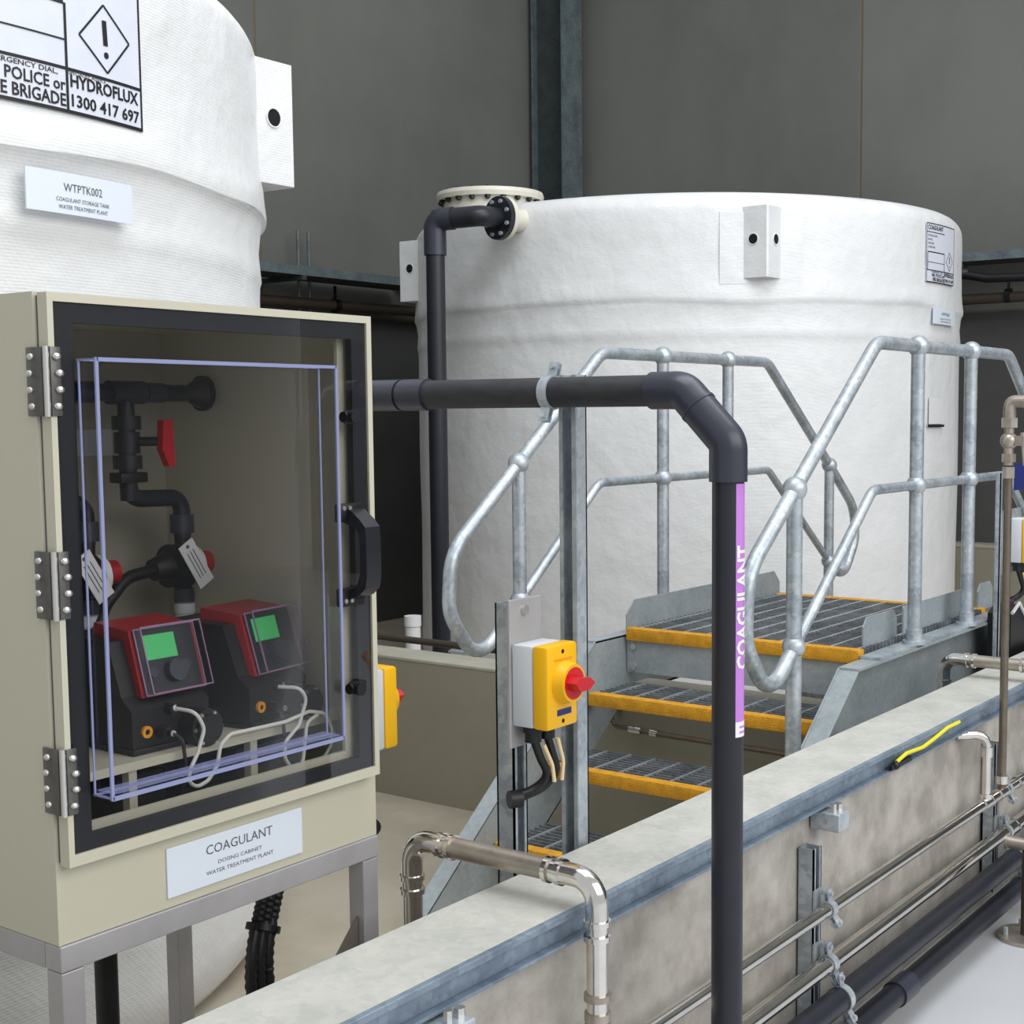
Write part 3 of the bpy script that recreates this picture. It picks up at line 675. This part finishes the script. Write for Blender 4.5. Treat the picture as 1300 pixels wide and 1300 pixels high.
# platform
B().box(4.2, 4.245, YN + .004, YF - .004, -.818, -.772, .004).build('nosing', 'nose', st)
B().box(5.37, 5.415, YN + .004, YF - .004, -.818, -.772, .004).build('nosing', 'nose', st)
b = B()
for k in range(38):
    q = 4.25 + 1.115 * k / 37; b.box(q - .002, q + .002, YN + .004, YF - .004, -.805, -.775)
b.build('platform_grating', 'grate', st, smooth=False); b = B()
for k in range(10):
    q = YN + .03 + .0955 * k; b.box(4.246, 5.37, q - .0035, q + .0035, -.779, -.7735)
b.build('cross_rods', 'galv', st, smooth=False)['kind'] = 'stuff'
B().box(4.215, 4.221, YN, YF, -.935, -.82).build('riser_plate', 'galv_d', st, smooth=False)
B().box(5.39, 5.396, YN, YF, -.935, -.82).build('riser_plate', 'galv_d', st, smooth=False)
b = B()
for y in (YN + .02, YF - .03):
    for z in (-.84, -.915): b.cyl((4.207, y, z), (4.215, y, z), .012, n=10)
b.build('riser_bolts', 'bolt', st)
def stringer(yw, yo, nm='stringer'):
    # web plate at yw, flange reaching to yo
    w0, w1 = sorted((yw, yw + (.006 if yo > yw else -.006))); f0, f1 = sorted((yw, yo))
    b = B().box(4.02, 5.60, w0, w1, -1.02, -.80)
    b.box(4.02, 5.60, f0, f1, -.806, -.798); b.box(4.02, 5.60, f0, f1, -1.02, -1.012)
    for s_, X0 in ((1, 0), (-1, 9.615)):
        P = lambda x, z: (X0 + s_ * x, z)
        b.prism([P(4.02, -.80), P(4.02, -1.02), P(4.20, -1.02), P(3.50, -1.56), P(3.10, -1.56), P(3.10, -1.525)], 'y', w0, w1)
        b.prism([P(4.03, -.798), P(4.02, -.806), P(3.10, -1.533), P(3.11, -1.520)], 'y', f0, f1)
        b.prism([P(4.22, -1.012), P(4.22, -1.022), P(3.50, -1.56), P(3.485, -1.555)], 'y', f0, f1)
    return b.build(nm, 'galv_d', st, smooth=False)
stringer(1.862, 1.79); stringer(2.796, 2.86)
for x in (3.15, 6.3):
    for y in (1.83, 2.83): B().box(x, x + .16, y - .06, y + .06, FZ, FZ + .014).build('foot_plate', 'galv', st, smooth=False)
def kick(x0, x1, y, c=.03, z0=-.785, z1=-.678):
    B().prism([(x0, z0), (x0, z1 - c), (x0 + c, z1), (x1 - c, z1), (x1, z1 - c), (x1, z0)], 'y', y, y + .006).build('kick_plate', 'galv_d', st, smooth=False)
kick(4.29, 4.57, 1.895); kick(4.63, 5.34, 1.895, .004); kick(5.39, 5.56, 1.895); kick(4.23, 5.44, 2.80, .05)
B().box(4.20, 5.62, 1.795, 1.868, -.797, -.789).build('side_flat', 'galv', st, smooth=False)
# handrails
def rail(y, posts, label, post_base):
    t = thing('handrail', (4.85, y, -.79), label, 'handrail')
    top = [(3.62, -.675), (3.455, -.80), (3.322, -.62), (3.335, -.43), (3.615, -.216), (4.185, .226), (5.455, .226), (6.09, -.242), (6.375, -.46), (6.392, -.62), (6.255, -.80), (6.09, -.70)]
    B().tube([(x, y, z) for x, z in top], 0.0222, [0, .10, .12, .18, .5, .12, .12, .5, .18, .12, .10, 0], n=16, fn=7).build('top_rail', 'galv', t)
    mid = [(3.62, -.675), (4.165, -.243), (5.47, -.243), (6.09, -.70)]
    B().tube([(x, y, z) for x, z in mid], .0165, [0, .09, .09, 0], n=14, fn=6).build('mid_rail', 'galv', t)
    for x, zt, zm, zb in posts:
        B().cyl((x, y, zb), (x, y, zt), .0235, n=18).build('post', 'galv', t)
        B().sph((x, y, zt), .0365, 20).build('ball_joint', 'galv', t)
        B().sph((x, y, zm), .0345, 20).build('ball_joint', 'galv', t)
        if zb > -.9: B().cyl((x, y, zb), (x, y, zb + .012), .040, n=20).cyl((x, y, zb + .01), (x, y, zb + .05), .028, n=16).build('post_foot', 'galv', t)
    return t
zb = -.789
rail(1.815, [(3.617, -.214, -.672, -1.30), (4.53, .226, -.243, zb), (5.04, .226, -.243, zb), (6.09, -.242, -.70, -1.30)], 'galvanised tubular handrail on the near side of the stairs', zb)
rail(2.875, [(3.69, -.158, -.62, -1.30), (4.60, .226, -.243, -.81), (5.11, .226, -.243, -.81), (6.09, -.242, -.70, -1.30)], 'galvanised tubular handrail on the far side of the stairs, next to tank', zb)

# ------------------------------------------------------------------ dosing cabinet
X0, X1, Y0, Y1, Z0, Z1 = 1.234, 1.934, 1.868, 2.470, -.810, .188
cab = thing('dosing_cabinet', ((X0 + X1) / 2, (Y0 + Y1) / 2, Z0), 'beige dosing cabinet with a clear framed door standing behind the low wall', 'cabinet')
b = B()
b.box(X0, X0 + .012, Y0, Y1, Z0, Z1); b.box(X1 - .012, X1, Y0, Y1, Z0, Z1); b.box(X0 + .012, X1 - .012, Y0, Y1, Z1 - .012, Z1); b.box(X0 + .012, X1 - .012, Y0, Y1, Z0, Z0 + .012)
b.box(X0 + .012, X1 - .012, Y0, Y0 + .008, Z0 + .012, -.629); b.box(X0 + .012, X1 - .012, Y0, Y0 + .008, .150, Z1 - .012)
b.box(X0 + .012, 1.285, Y0, Y0 + .008, -.629, .150); b.box(1.856, X1 - .012, Y0, Y0 + .008, -.629, .150)
b.build('body', 'cab', cab, smooth=False)
B().box(X0 + .012, X1 - .012, Y1 - .016, Y1 - .002, Z0 + .012, Z1 - .012).build('back_panel', 'cabin', cab, smooth=False)
B().box(1.27, 1.92, 1.95, 2.452, -.590, -.575).build('shelf', 'cab', cab, smooth=False)
for x in (1.437, 1.702): B().box(x, x + .016, 1.957, 1.975, -.79, -.590).build('shelf_leg', 'cab', cab, smooth=False)
for x0, x1 in ((1.47, 1.56), (1.72, 1.88)): B().box(x0, x1, 2.02, 2.20, -.795, -.62).build('cable_box', 'black', cab, smooth=False)
# door
DX0, DX1, DZ0, DZ1 = 1.238, 1.916, -.682, .186
b = B(); Ya, Yb = 1.838, 1.861
b.box(DX0, DX0 + .010, Ya, Yb, DZ0 + .018, DZ1 - .013); b.box(DX1 - .012, DX1, Ya, Yb, DZ0 + .018, DZ1 - .013)
b.box(DX0, DX1, Ya, Yb, DZ0, DZ0 + .018); b.box(DX0, DX1, Ya, Yb, DZ1 - .013, DZ1)
door = b.build('door', 'cab', cab, smooth=False)
b = B(); b.box(DX0 + .002, DX0 + .012, Yb, 1.868, DZ0 + .004, DZ1 - .004); b.box(DX1 - .014, DX1 - .003, Yb, 1.868, DZ0 + .004, DZ1 - .004)
b.box(DX0 + .012, DX1 - .014, Yb, 1.868, DZ0 + .004, DZ0 + .014); b.box(DX0 + .012, DX1 - .014, Yb, 1.868, DZ1 - .012, DZ1 - .004)
b.build('door_seal', 'greyink', door, smooth=False)
b = B(); y0, y1 = 1.843, 1.858
b.box(DX0 + .010, 1.283, y0, y1, DZ0 + .018, DZ1 - .013); b.box(1.868, DX1 - .012, y0, y1, DZ0 + .018, DZ1 - .013)
b.box(1.283, 1.868, y0, y1, .143, DZ1 - .013); b.box(1.283, 1.868, y0, y1, DZ0 + .018, -.640)
b.build('gasket', 'gasket', door, smooth=False)
B().box(1.240, 1.914, 1.8395, 1.8425, DZ0 + .003, DZ1 - .003).build('window_pane', 'pane', door, smooth=False)
# raised clear acrylic tray on the door: five sheets, edges seen as bluish lines
ax0, ax1, az0, az1, yb, yf = 1.286, 1.778, -.578, .088, 1.839, 1.792
tk = .004
b = B().box(ax0, ax1, yf, yf + tk, az0, az1); b.box(ax0, ax0 + tk, yf, yb, az0, az1); b.box(ax1 - tk, ax1, yf, yb, az0, az1); b.box(ax0, ax1, yf, yb, az0, az0 + tk); b.box(ax0, ax1, yf, yb, az1 - tk, az1)
b.build('acrylic_cover', 'acryl', door, smooth=False)
b = B(); e = .0027
for y, ee in ((yf - .001, e), (yb - .004, .0016)):
    b.box(ax0 - ee, ax0 + ee, y, y + ee * 1.4, az0 - ee, az1 + ee); b.box(ax1 - ee, ax1 + ee, y, y + ee * 1.4, az0 - ee, az1 + ee)
    b.box(ax0, ax1, y, y + ee * 1.4, az0 - ee * 1.4, az0 + ee * 1.1); b.box(ax0, ax1, y, y + ee * 1.4, az1 - ee, az1 + ee)
for x, z in ((ax0, az0), (ax1, az0), (ax0, az1), (ax1, az1)): b.box(x - .0015, x + .0015, yf, yb, z - .0015, z + .0015)
b.build('acrylic_edges', 'edge', door, smooth=False)
B().box(ax0 + .005, ax1 - .005, yf + .006, yb - .001, az0 + .0045, az0 + .0065).build('acrylic_floor', 'edge_soft', door, smooth=False)
# handle and latches
hp = [(1.840, -.165), (1.818, -.170), (1.796, -.186), (1.782, -.20), (1.780, -.225), (1.780, -.29), (1.784, -.312), (1.80, -.326), (1.818, -.332), (1.840, -.342),
      (1.840, -.325), (1.822, -.318), (1.806, -.308), (1.798, -.29), (1.796, -.245), (1.798, -.215), (1.806, -.203), (1.826, -.196), (1.840, -.192)]
hd = B().prism(hp, 'x', 1.832, 1.870).build('handle', 'blackg', door)
B().box(1.812, 1.872, 1.826, 1.840, -.196, -.158, .003).box(1.812, 1.872, 1.826, 1.840, -.346, -.312, .003).build('handle_foot', 'black', hd)if False else None
b = B().box(1.812, 1.874, 1.826, 1.840, -.192, -.158, .003).box(1.812, 1.874, 1.826, 1.840, -.348, -.314, .003); b.build('handle_feet', 'black', door)
b = B()
for x in (1.823, 1.838):
    for z in (-.166, -.337): b.cyl((x, 1.826, z), (x, 1.8235, z), .0042, n=10)
b.build('handle_screws', 'bolt', door)
for z in (0.0, -.503):
    B().cyl((1.846, 1.84, z), (1.846, 1.812, z), .012, n=18).cyl((1.832, 1.832, z), (1.852, 1.832, z), .010, n=12).box(1.845, 1.874, 1.826, 1.840, z - .012, z + .012, .003).build('latch_knob', 'black', door)
# hinges
for zt in (.106, -.198, -.498):
    zb_ = zt - .102
    h = B().box(1.238, 1.2555, 1.8345, 1.8385, zb_, zt, .001).box(1.2300, 1.2338, 1.846, 1.884, zb_, zt, .001).cyl((1.2345, 1.839, zb_), (1.2345, 1.839, zt), .0045, n=14).box(1.2315, 1.2338, 1.839, 1.848, zb_, zt)
    h = h.build('hinge', 'hinge', cab)
    B().cyl((1.2335, 1.8385, zb_ - .001), (1.2335, 1.8385, zt + .001), .0047, n=14).build('knuckle', 'bolt', h)
    for k in range(4):
        z = zt - .014 - k * .0245; o_ = .003 if k in (1, 2) else -.001
        B().sph((1.2480 + o_, 1.8325, z), .0070, 14, (1, .85, .8)).build('screw', 'bolt', h)
        B().sph((1.2295, 1.872 + o_, z), .0066, 14, (.75, 1, .8)).build('screw', 'bolt', h)
# sign
sg = B().box(1.437, 1.738, 1.8645, 1.868, -.794, -.709, .001).build('sign_plate', 'sign', cab, smooth=False)
b = B()
for txt, wd, ht, z in (('COAGULANT', .148, .0165, -.741), ('DOSING CABINET', .098, .0068, -.7615), ('WATER TREATMENT PLANT', .150, .0070, -.7765)):
    vs, fs = fit_glyphs(txt, wd, ht, 'CENTER', .0); b.raw([(1.592 + v[0], 1.8640, z + v[1]) for v in vs], fs)
b.build('lettering', 'greyink', sg, smooth=False, normals=False)
# inner name plate
B().box(1.690, 1.785, 2.446, 2.453, -.075, -.022).build('inner_plate', 'grey_pl', cab, smooth=False)
# stand
st2 = thing('cabinet_stand', ((X0 + X1) / 2, (Y0 + Y1) / 2, FZ), 'grey square tube stand carrying the beige cabinet', 'stand')
zt, zr = Z0, Z0 - .043; a_ = .042
b = B().box(X0, X1, Y0 - .004, Y0 + a_ - .004, zr, zt - .001, .002); b.build('front_rail', 'steel_br', st2, smooth=False)
B().box(X0, X1, Y1 - a_, Y1, zr, zt - .001, .002).build('rear_rail', 'steel_br', st2, smooth=False)
for x in (X0, X1 - a_): B().box(x, x + a_, Y0 + a_ - .003, Y1 - a_ - .001, zr, zt - .001, .002).build('side_rail', 'steel_br', st2, smooth=False)
for x in (X0, X1 - a_):
    for y in (Y0 - .004, Y1 - a_): B().box(x + .001, x + a_ - .001, y + .001, y + a_ - .001, FZ, zr - .001, .002).build('leg', 'steel_br', st2, smooth=False)
B().prism([(X1 - a_, -.965), (X1 - a_ - .10, -1.07), (X1 - a_, -1.07)], 'y', Y0 + .012, Y0 + .018).build('gusset_plate', 'concmark', st2, smooth=False)

# ------------------------------------------------------------------ dosing pumps
def pump(label):
    r = thing('dosing_pump', (1.55, 2.08, -.575), label, 'pump', 'dosing pumps on the cabinet shelf')
    B().prism([(1.985, -.574), (1.985, -.500), (2.012, -.478), (2.045, -.385), (2.17, -.378), (2.20, -.40), (2.20, -.574)], 'x', 1.468, 1.632).build('body', 'black', r, smooth=False)
    B().box(1.462, 1.640, 1.975, 2.21, -.574, -.564, .002).build('base_plate', 'black', r, smooth=False)
    hs = B().prism([(1.996, -.482), (2.030, -.368), (2.125, -.359), (2.13, -.388), (2.052, -.392), (2.030, -.480)], 'x', 1.499, 1.636).build('control_housing', 'red_d', r, smooth=False)
    # tilted face frame: u along x, v up the slope, n outwards
    a = Vector((1.506, 1.9955, -.481)); u = Vector((1, 0, 0)); v = Vector((0, .034, .114)).normalized(); n = u.cross(v)
    def F(b_): return b_.xf(Matrix(((u.x, v.x, n.x, a.x), (u.y, v.y, n.y, a.y), (u.z, v.z, n.z, a.z), (0, 0, 0, 1))))
    pn = F(B().box(0, .124, .001, .118, -.001, .003, .001)).build('front_panel', 'blackg', hs, smooth=False)
    F(B().box(.014, .082, .062, .106, .003, .0042)).build('lcd_screen', 'screen', hs, smooth=False)
    F(B().cyl((.068, .037, .003), (.068, .037, .016), .0215, .0190, n=30)).build('control_dial', 'pvc_l', hs)
    F(B().cyl((.022, .040, .003), (.022, .040, .008), .009, n=16).cyl((.094, .045, .003), (.094, .045, .008), .009, n=16)).build('push_buttons', 'pvc_l', hs)
    b_ = B(); e = .0011
    for z in (.004, .024):
        b_.box(-.002, .128, .000, .0022, z, z + e * 2); b_.box(-.002, .128, .117, .1195, z, z + e * 2); b_.box(-.002, .0005, 0, .119, z, z + e * 2); b_.box(.1262, .128, 0, .119, z, z + e * 2)
    F(b_).build('cover_frame', 'clearpl', hs, smooth=False)
    F(B().box(-.001, .127, .001, .118, .022, .024)).build('clear_cover', 'acryl', hs, smooth=False)
    B().ring((1.495, 1.985, -.538), (1.495, 1.979, -.538), .0105, .005, n=20).build('yellow_ring', 'orange', r)
    B().cyl((1.495, 1.986, -.538), (1.495, 1.981, -.538), .006, n=14).build('ring_core', 'dark', r)
    B().cyl((1.525, 1.986, -.543), (1.525, 1.962, -.543), .011, n=16).cyl((1.525, 1.962, -.543), (1.525, 1.95, -.543), .006, n=12).build('signal_socket', 'black', r)
    B().cyl((1.545, 1.992, -.505), (1.545, 1.968, -.505), .010, n=16).cyl((1.56, 1.968, -.508), (1.545, 1.968, -.503), .006, n=10).build('power_socket', 'black', r)
    B().cyl((1.525, 1.9505, -.5425), (1.525, 1.948, -.542), .0055, n=10).cyl((1.545, 1.9675, -.504), (1.545, 1.965, -.503), .006, n=10).build('socket_tips', 'bolt', r)
    B().cyl((1.596, 1.985, -.545), (1.596, 1.945, -.545), .034, n=28).cyl((1.596, 1.945, -.545), (1.596, 1.935, -.545), .026, n=24).build('dosing_head', 'black', r)
    b_ = B()
    for k in range(6): b_.cyl((1.596 + .028 * math.cos(k * PI / 3), 1.946, -.545 + .028 * math.sin(k * PI / 3)), (1.596 + .028 * math.cos(k * PI / 3), 1.941, -.545 + .028 * math.sin(k * PI / 3)), .0035, n=8)
    b_.build('head_screws', 'bolt', r)
    return r
p_a = pump('dosing pump nearer the hinges, left of the two')
# the suction line fittings
p_b = copy_tree(p_a); p_b.location = p_a.location + Vector((.236, 0, 0)); p_b.rotation_euler = (0, 0, math.radians(8)); p_b['label'] = 'dosing pump nearer the door handle, right of the two'
p_a['label'] = 'black and red dosing pump nearer the hinges, left of the two'
p_b['label'] = 'black and red dosing pump nearer the door handle, right of the two'
def wire(label, pts, r, m, fr=.02):
    o = B().tube(pts, r, fr, n=8, fn=4).build('cable', m); tag(o, label, 'cable'); return o
Yc = 1.925
wire('white cable looping from the left pump and along the shelf front', [(1.545, 1.965, -.504), (1.556, Yc, -.507), (1.572, Yc, -.54), (1.556, Yc, -.579), (1.540, Yc, -.603), (1.533, Yc, -.624), (1.551, Yc, -.640), (1.577, Yc, -.633), (1.598, Yc, -.610), (1.606, Yc, -.575), (1.629, Yc, -.560), (1.683, Yc, -.561), (1.759, Yc, -.562), (1.819, Yc, -.553), (1.858, Yc, -.563), (1.879, Yc, -.598), (1.874, Yc, -.630), (1.838, Yc, -.668), (1.82, Yc + .05, -.72)], .0035, 'cable')
wire('white cable looping down from the right pump', [(1.781, 1.965, -.504), (1.800, Yc, -.505), (1.813, Yc, -.53), (1.792, Yc, -.575), (1.757, Yc, -.600), (1.755, Yc, -.630), (1.776, Yc, -.660), (1.800, Yc, -.648), (1.808, Yc, -.602), (1.812, Yc, -.572), (1.846, Yc, -.562), (1.87, 1.97, -.58)], .0035, 'cable')
wire('thin black cable hanging from the left pump over the shelf edge', [(1.525, 1.950, -.543), (1.533, 1.935, -.552), (1.538, 1.935, -.60), (1.54, 1.96, -.70)], .0035, 'black')
wire('thin black cable hanging from the right pump over the shelf edge', [(1.761, 1.950, -.543), (1.762, 1.935, -.552), (1.766, 1.935, -.61), (1.77, 1.96, -.70)], .0035, 'black')

# ------------------------------------------------------------------ pipework inside the cabinet
def valves(label, full):
    r = thing('valve_pipework', (1.80, 2.3, -.42), label, 'pipework')
    if full:
        B().tube([(1.52, 2.3, .050), (1.86, 2.3, .050)], .017, n=18).build('header_pipe', 'pvc', r)
        B().cyl((1.595, 2.3, .05), (1.645, 2.3, .05), .021, n=18).cyl((1.675, 2.3, .05), (1.752, 2.3, .05), .023, n=18).cyl((1.757, 2.3, .05), (1.80, 2.3, .05), .020, n=18).build('tee_fitting', 'pvc_l', r)
        B().cyl((1.85, 2.3, .05), (1.90, 2.3, .05), .011, .034, n=22).cyl((1.895, 2.3, .05), (1.905, 2.3, .05), .036, n=22).build('wall_flange', 'black', r)
        B().cyl((1.713, 2.3, .05), (1.713, 2.3, -.16), .0165, n=18).build('drop_pipe', 'pvc', r)
        B().cyl((1.713, 2.3, .005), (1.713, 2.3, -.022), .028, n=18).cyl((1.713, 2.3, -.026), (1.713, 2.3, -.068), .025, n=18).cyl((1.713, 2.3, -.072), (1.713, 2.3, -.098), .028, n=18).build('ball_valve', 'pvc', r)
        B().prism([(1.752, -.004), (1.774, -.002), (1.778, -.094), (1.764, -.094), (1.748, -.060)], 'y', 2.238, 2.256).build('valve_lever', 'red', r, smooth=False)
        B().cyl((1.757, 2.255, -.045), (1.72, 2.29, -.045), .009, n=10).build('valve_stem', 'black', r)
        B().box(1.683, 1.745, 2.28, 2.32, -.125, -.105, .003).build('union', 'black', r)
        B().tube([(1.713, 2.3, -.09), (1.713, 2.3, -.157), (1.838, 2.3, -.160), (1.838, 2.3, -.24)], .0172, .028, n=18).build('elbow_run', 'pvc', r)
    else:
        B().tube([(1.76, 2.3, -.157), (1.838, 2.3, -.160), (1.838, 2.3, -.24)], .0172, .028, n=18).build('elbow_run', 'pvc', r)
    B().cyl((1.838, 2.3, -.195), (1.838, 2.3, -.232), .024, n=20).build('union_nut', 'pvc_l', r)
    B().cyl((1.838, 2.3, -.225), (1.838, 2.3, -.37), .016, n=18).build('valve_body', 'black', r)
    B().cyl((1.845, 2.3, -.300), (1.800, 2.3, -.297), .044, n=26).cyl((1.800, 2.3, -.297), (1.762, 2.3, -.302), .030, .022, n=22).build('valve_bonnet', 'black', r)
    B().cyl((1.853, 2.3, -.300), (1.866, 2.3, -.300), .040, n=26).build('clear_bonnet', 'white', r)
    B().cyl((1.872, 2.29, -.295), (1.892, 2.29, -.295), .023, n=18).build('adjusting_knob', 'red_d', r)
    B().cyl((1.838, 2.3, -.345), (1.838, 2.3, -.375), .021, n=18).build('lower_union', 'pvc_l', r)
    B().cyl((1.838, 2.3, -.372), (1.838, 2.3, -.395), .021, n=18).cyl((1.838, 2.3, -.395), (1.838, 2.3, -.430), .017, .026, n=18).box(1.835, 1.885, 2.26, 2.29, -.42, -.410).build('pump_connector', 'grey_pl', r)
    return r
v1 = valves('black valve pipework above the right pump with a red lever', True)
v2 = valves('black valve pipework behind the hinge side above the left pump', False)
v2.location = v2.location + Vector((-.225, 0, .0))
def tagp(x, y, z, label):
    t_ = thing('valve_tag', (x, y, z), label, 'tag', None)
    R_ = Matrix.Rotation(math.radians(31), 3, 'Y')
    B().box(x - .0195, x + .0195, y - .001, y + .001, z - .05, z + .05, 0, rot=R_.inverted() if False else Matrix.Rotation(math.radians(-31), 3, 'Y')).build('tag_plate', 'white', t_, smooth=False)
    b = B()
    for k in (-.008, 0, .008):
        d = Matrix.Rotation(math.radians(-31), 3, 'Y')
        c = Vector((x, y - .0022, z)) + d @ Vector((k, 0, 0)); b.box(c.x - .0007, c.x + .0007, c.y, c.y + .0008, c.z - .03, c.z + .03, rot=d)
    c = Vector((x, y - .0022, z)) + Matrix.Rotation(math.radians(-31), 3, 'Y') @ Vector((0, 0, .041)); b.cyl((c.x, c.y, c.z), (c.x, c.y + .001, c.z), .004, n=10)
    b.build('tag_print', 'greyink', t_, smooth=False)
tagp(1.822, 2.24, -.290, 'white tag hanging on the right valve in the cabinet')
tagp(1.585, 2.24, -.294, 'white tag hanging on the left valve in the cabinet')
o = B().tube([(1.765, 2.30, -.302), (1.70, 2.30, -.31), (1.64, 2.29, -.36), (1.60, 2.27, -.43), (1.56, 2.24, -.50), (1.44, 2.23, -.55)], .0125, .08, n=14).build('hose', 'black'); tag(o, 'black hose curving down left from the right valve in the cabinet', 'hose')

# ------------------------------------------------------------------ under the cabinet
t = thing('cabinet_drop_pipe', (1.43, 2.03, FZ), 'black pipe with a dark red union below the cabinet left corner', 'pipe')
B().cyl((1.43, 2.03, FZ), (1.43, 2.03, Z0 - .002), .0195, n=18).build('pipe', 'black', t)
B().cyl((1.43, 2.03, -1.085), (1.43, 2.03, -1.125), .026, n=18).build('union_nut', 'black', t)
B().cyl((1.43, 2.03, -1.075), (1.43, 2.03, -1.087), .0225, n=18).build('red_ring', 'red_d', t)
t = thing('conduit_bundle', (1.88, 2.15, FZ), 'bundle of three black flexible conduits curving below the cabinet', 'conduit')
for i in range(3):
    dx = (i - 1) * .021
    pts = [(1.985 + dx, 2.20, -.80), (1.935 + dx, 2.17, -.97), (1.878 + dx, 2.15, -1.08), (1.866 + dx * 1.15, 2.14, -1.18), (1.93 + dx, 2.10, -1.36), (1.98 + dx, 2.06, FZ + .02)]
    b = B(); q = fillet(pts, .25, 10); dense = []
    for a, c in zip(q, q[1:]):
        m_ = max(1, int((c - a).length / .006))
        for k in range(m_): dense.append(a + (c - a) * k / m_)
    dense.append(q[-1])
    n_ = len(dense) - 1
    b.tube(dense, lambda t_, n_=n_: .0125 + .0013 * math.cos(round(t_ * n_) * PI), n=10)
    b.build('conduit', 'hose', t)
B().ring((1.896, 2.155, -1.040), (1.890, 2.153, -1.052), .036, .030, n=16).build('cable_tie', 'black', t)
t = thing('conduit_loop', (2.1, 2.3, -.9), 'dark hose loop sagging behind the cabinet stand rail', 'hose')
B().tube([(2.165, 2.32, -.84), (2.18, 2.32, -.97), (2.245, 2.32, -1.045), (2.305, 2.32, -.97), (2.29, 2.32, -.84)], .026, .09, n=14).build('hose', 'black', t)
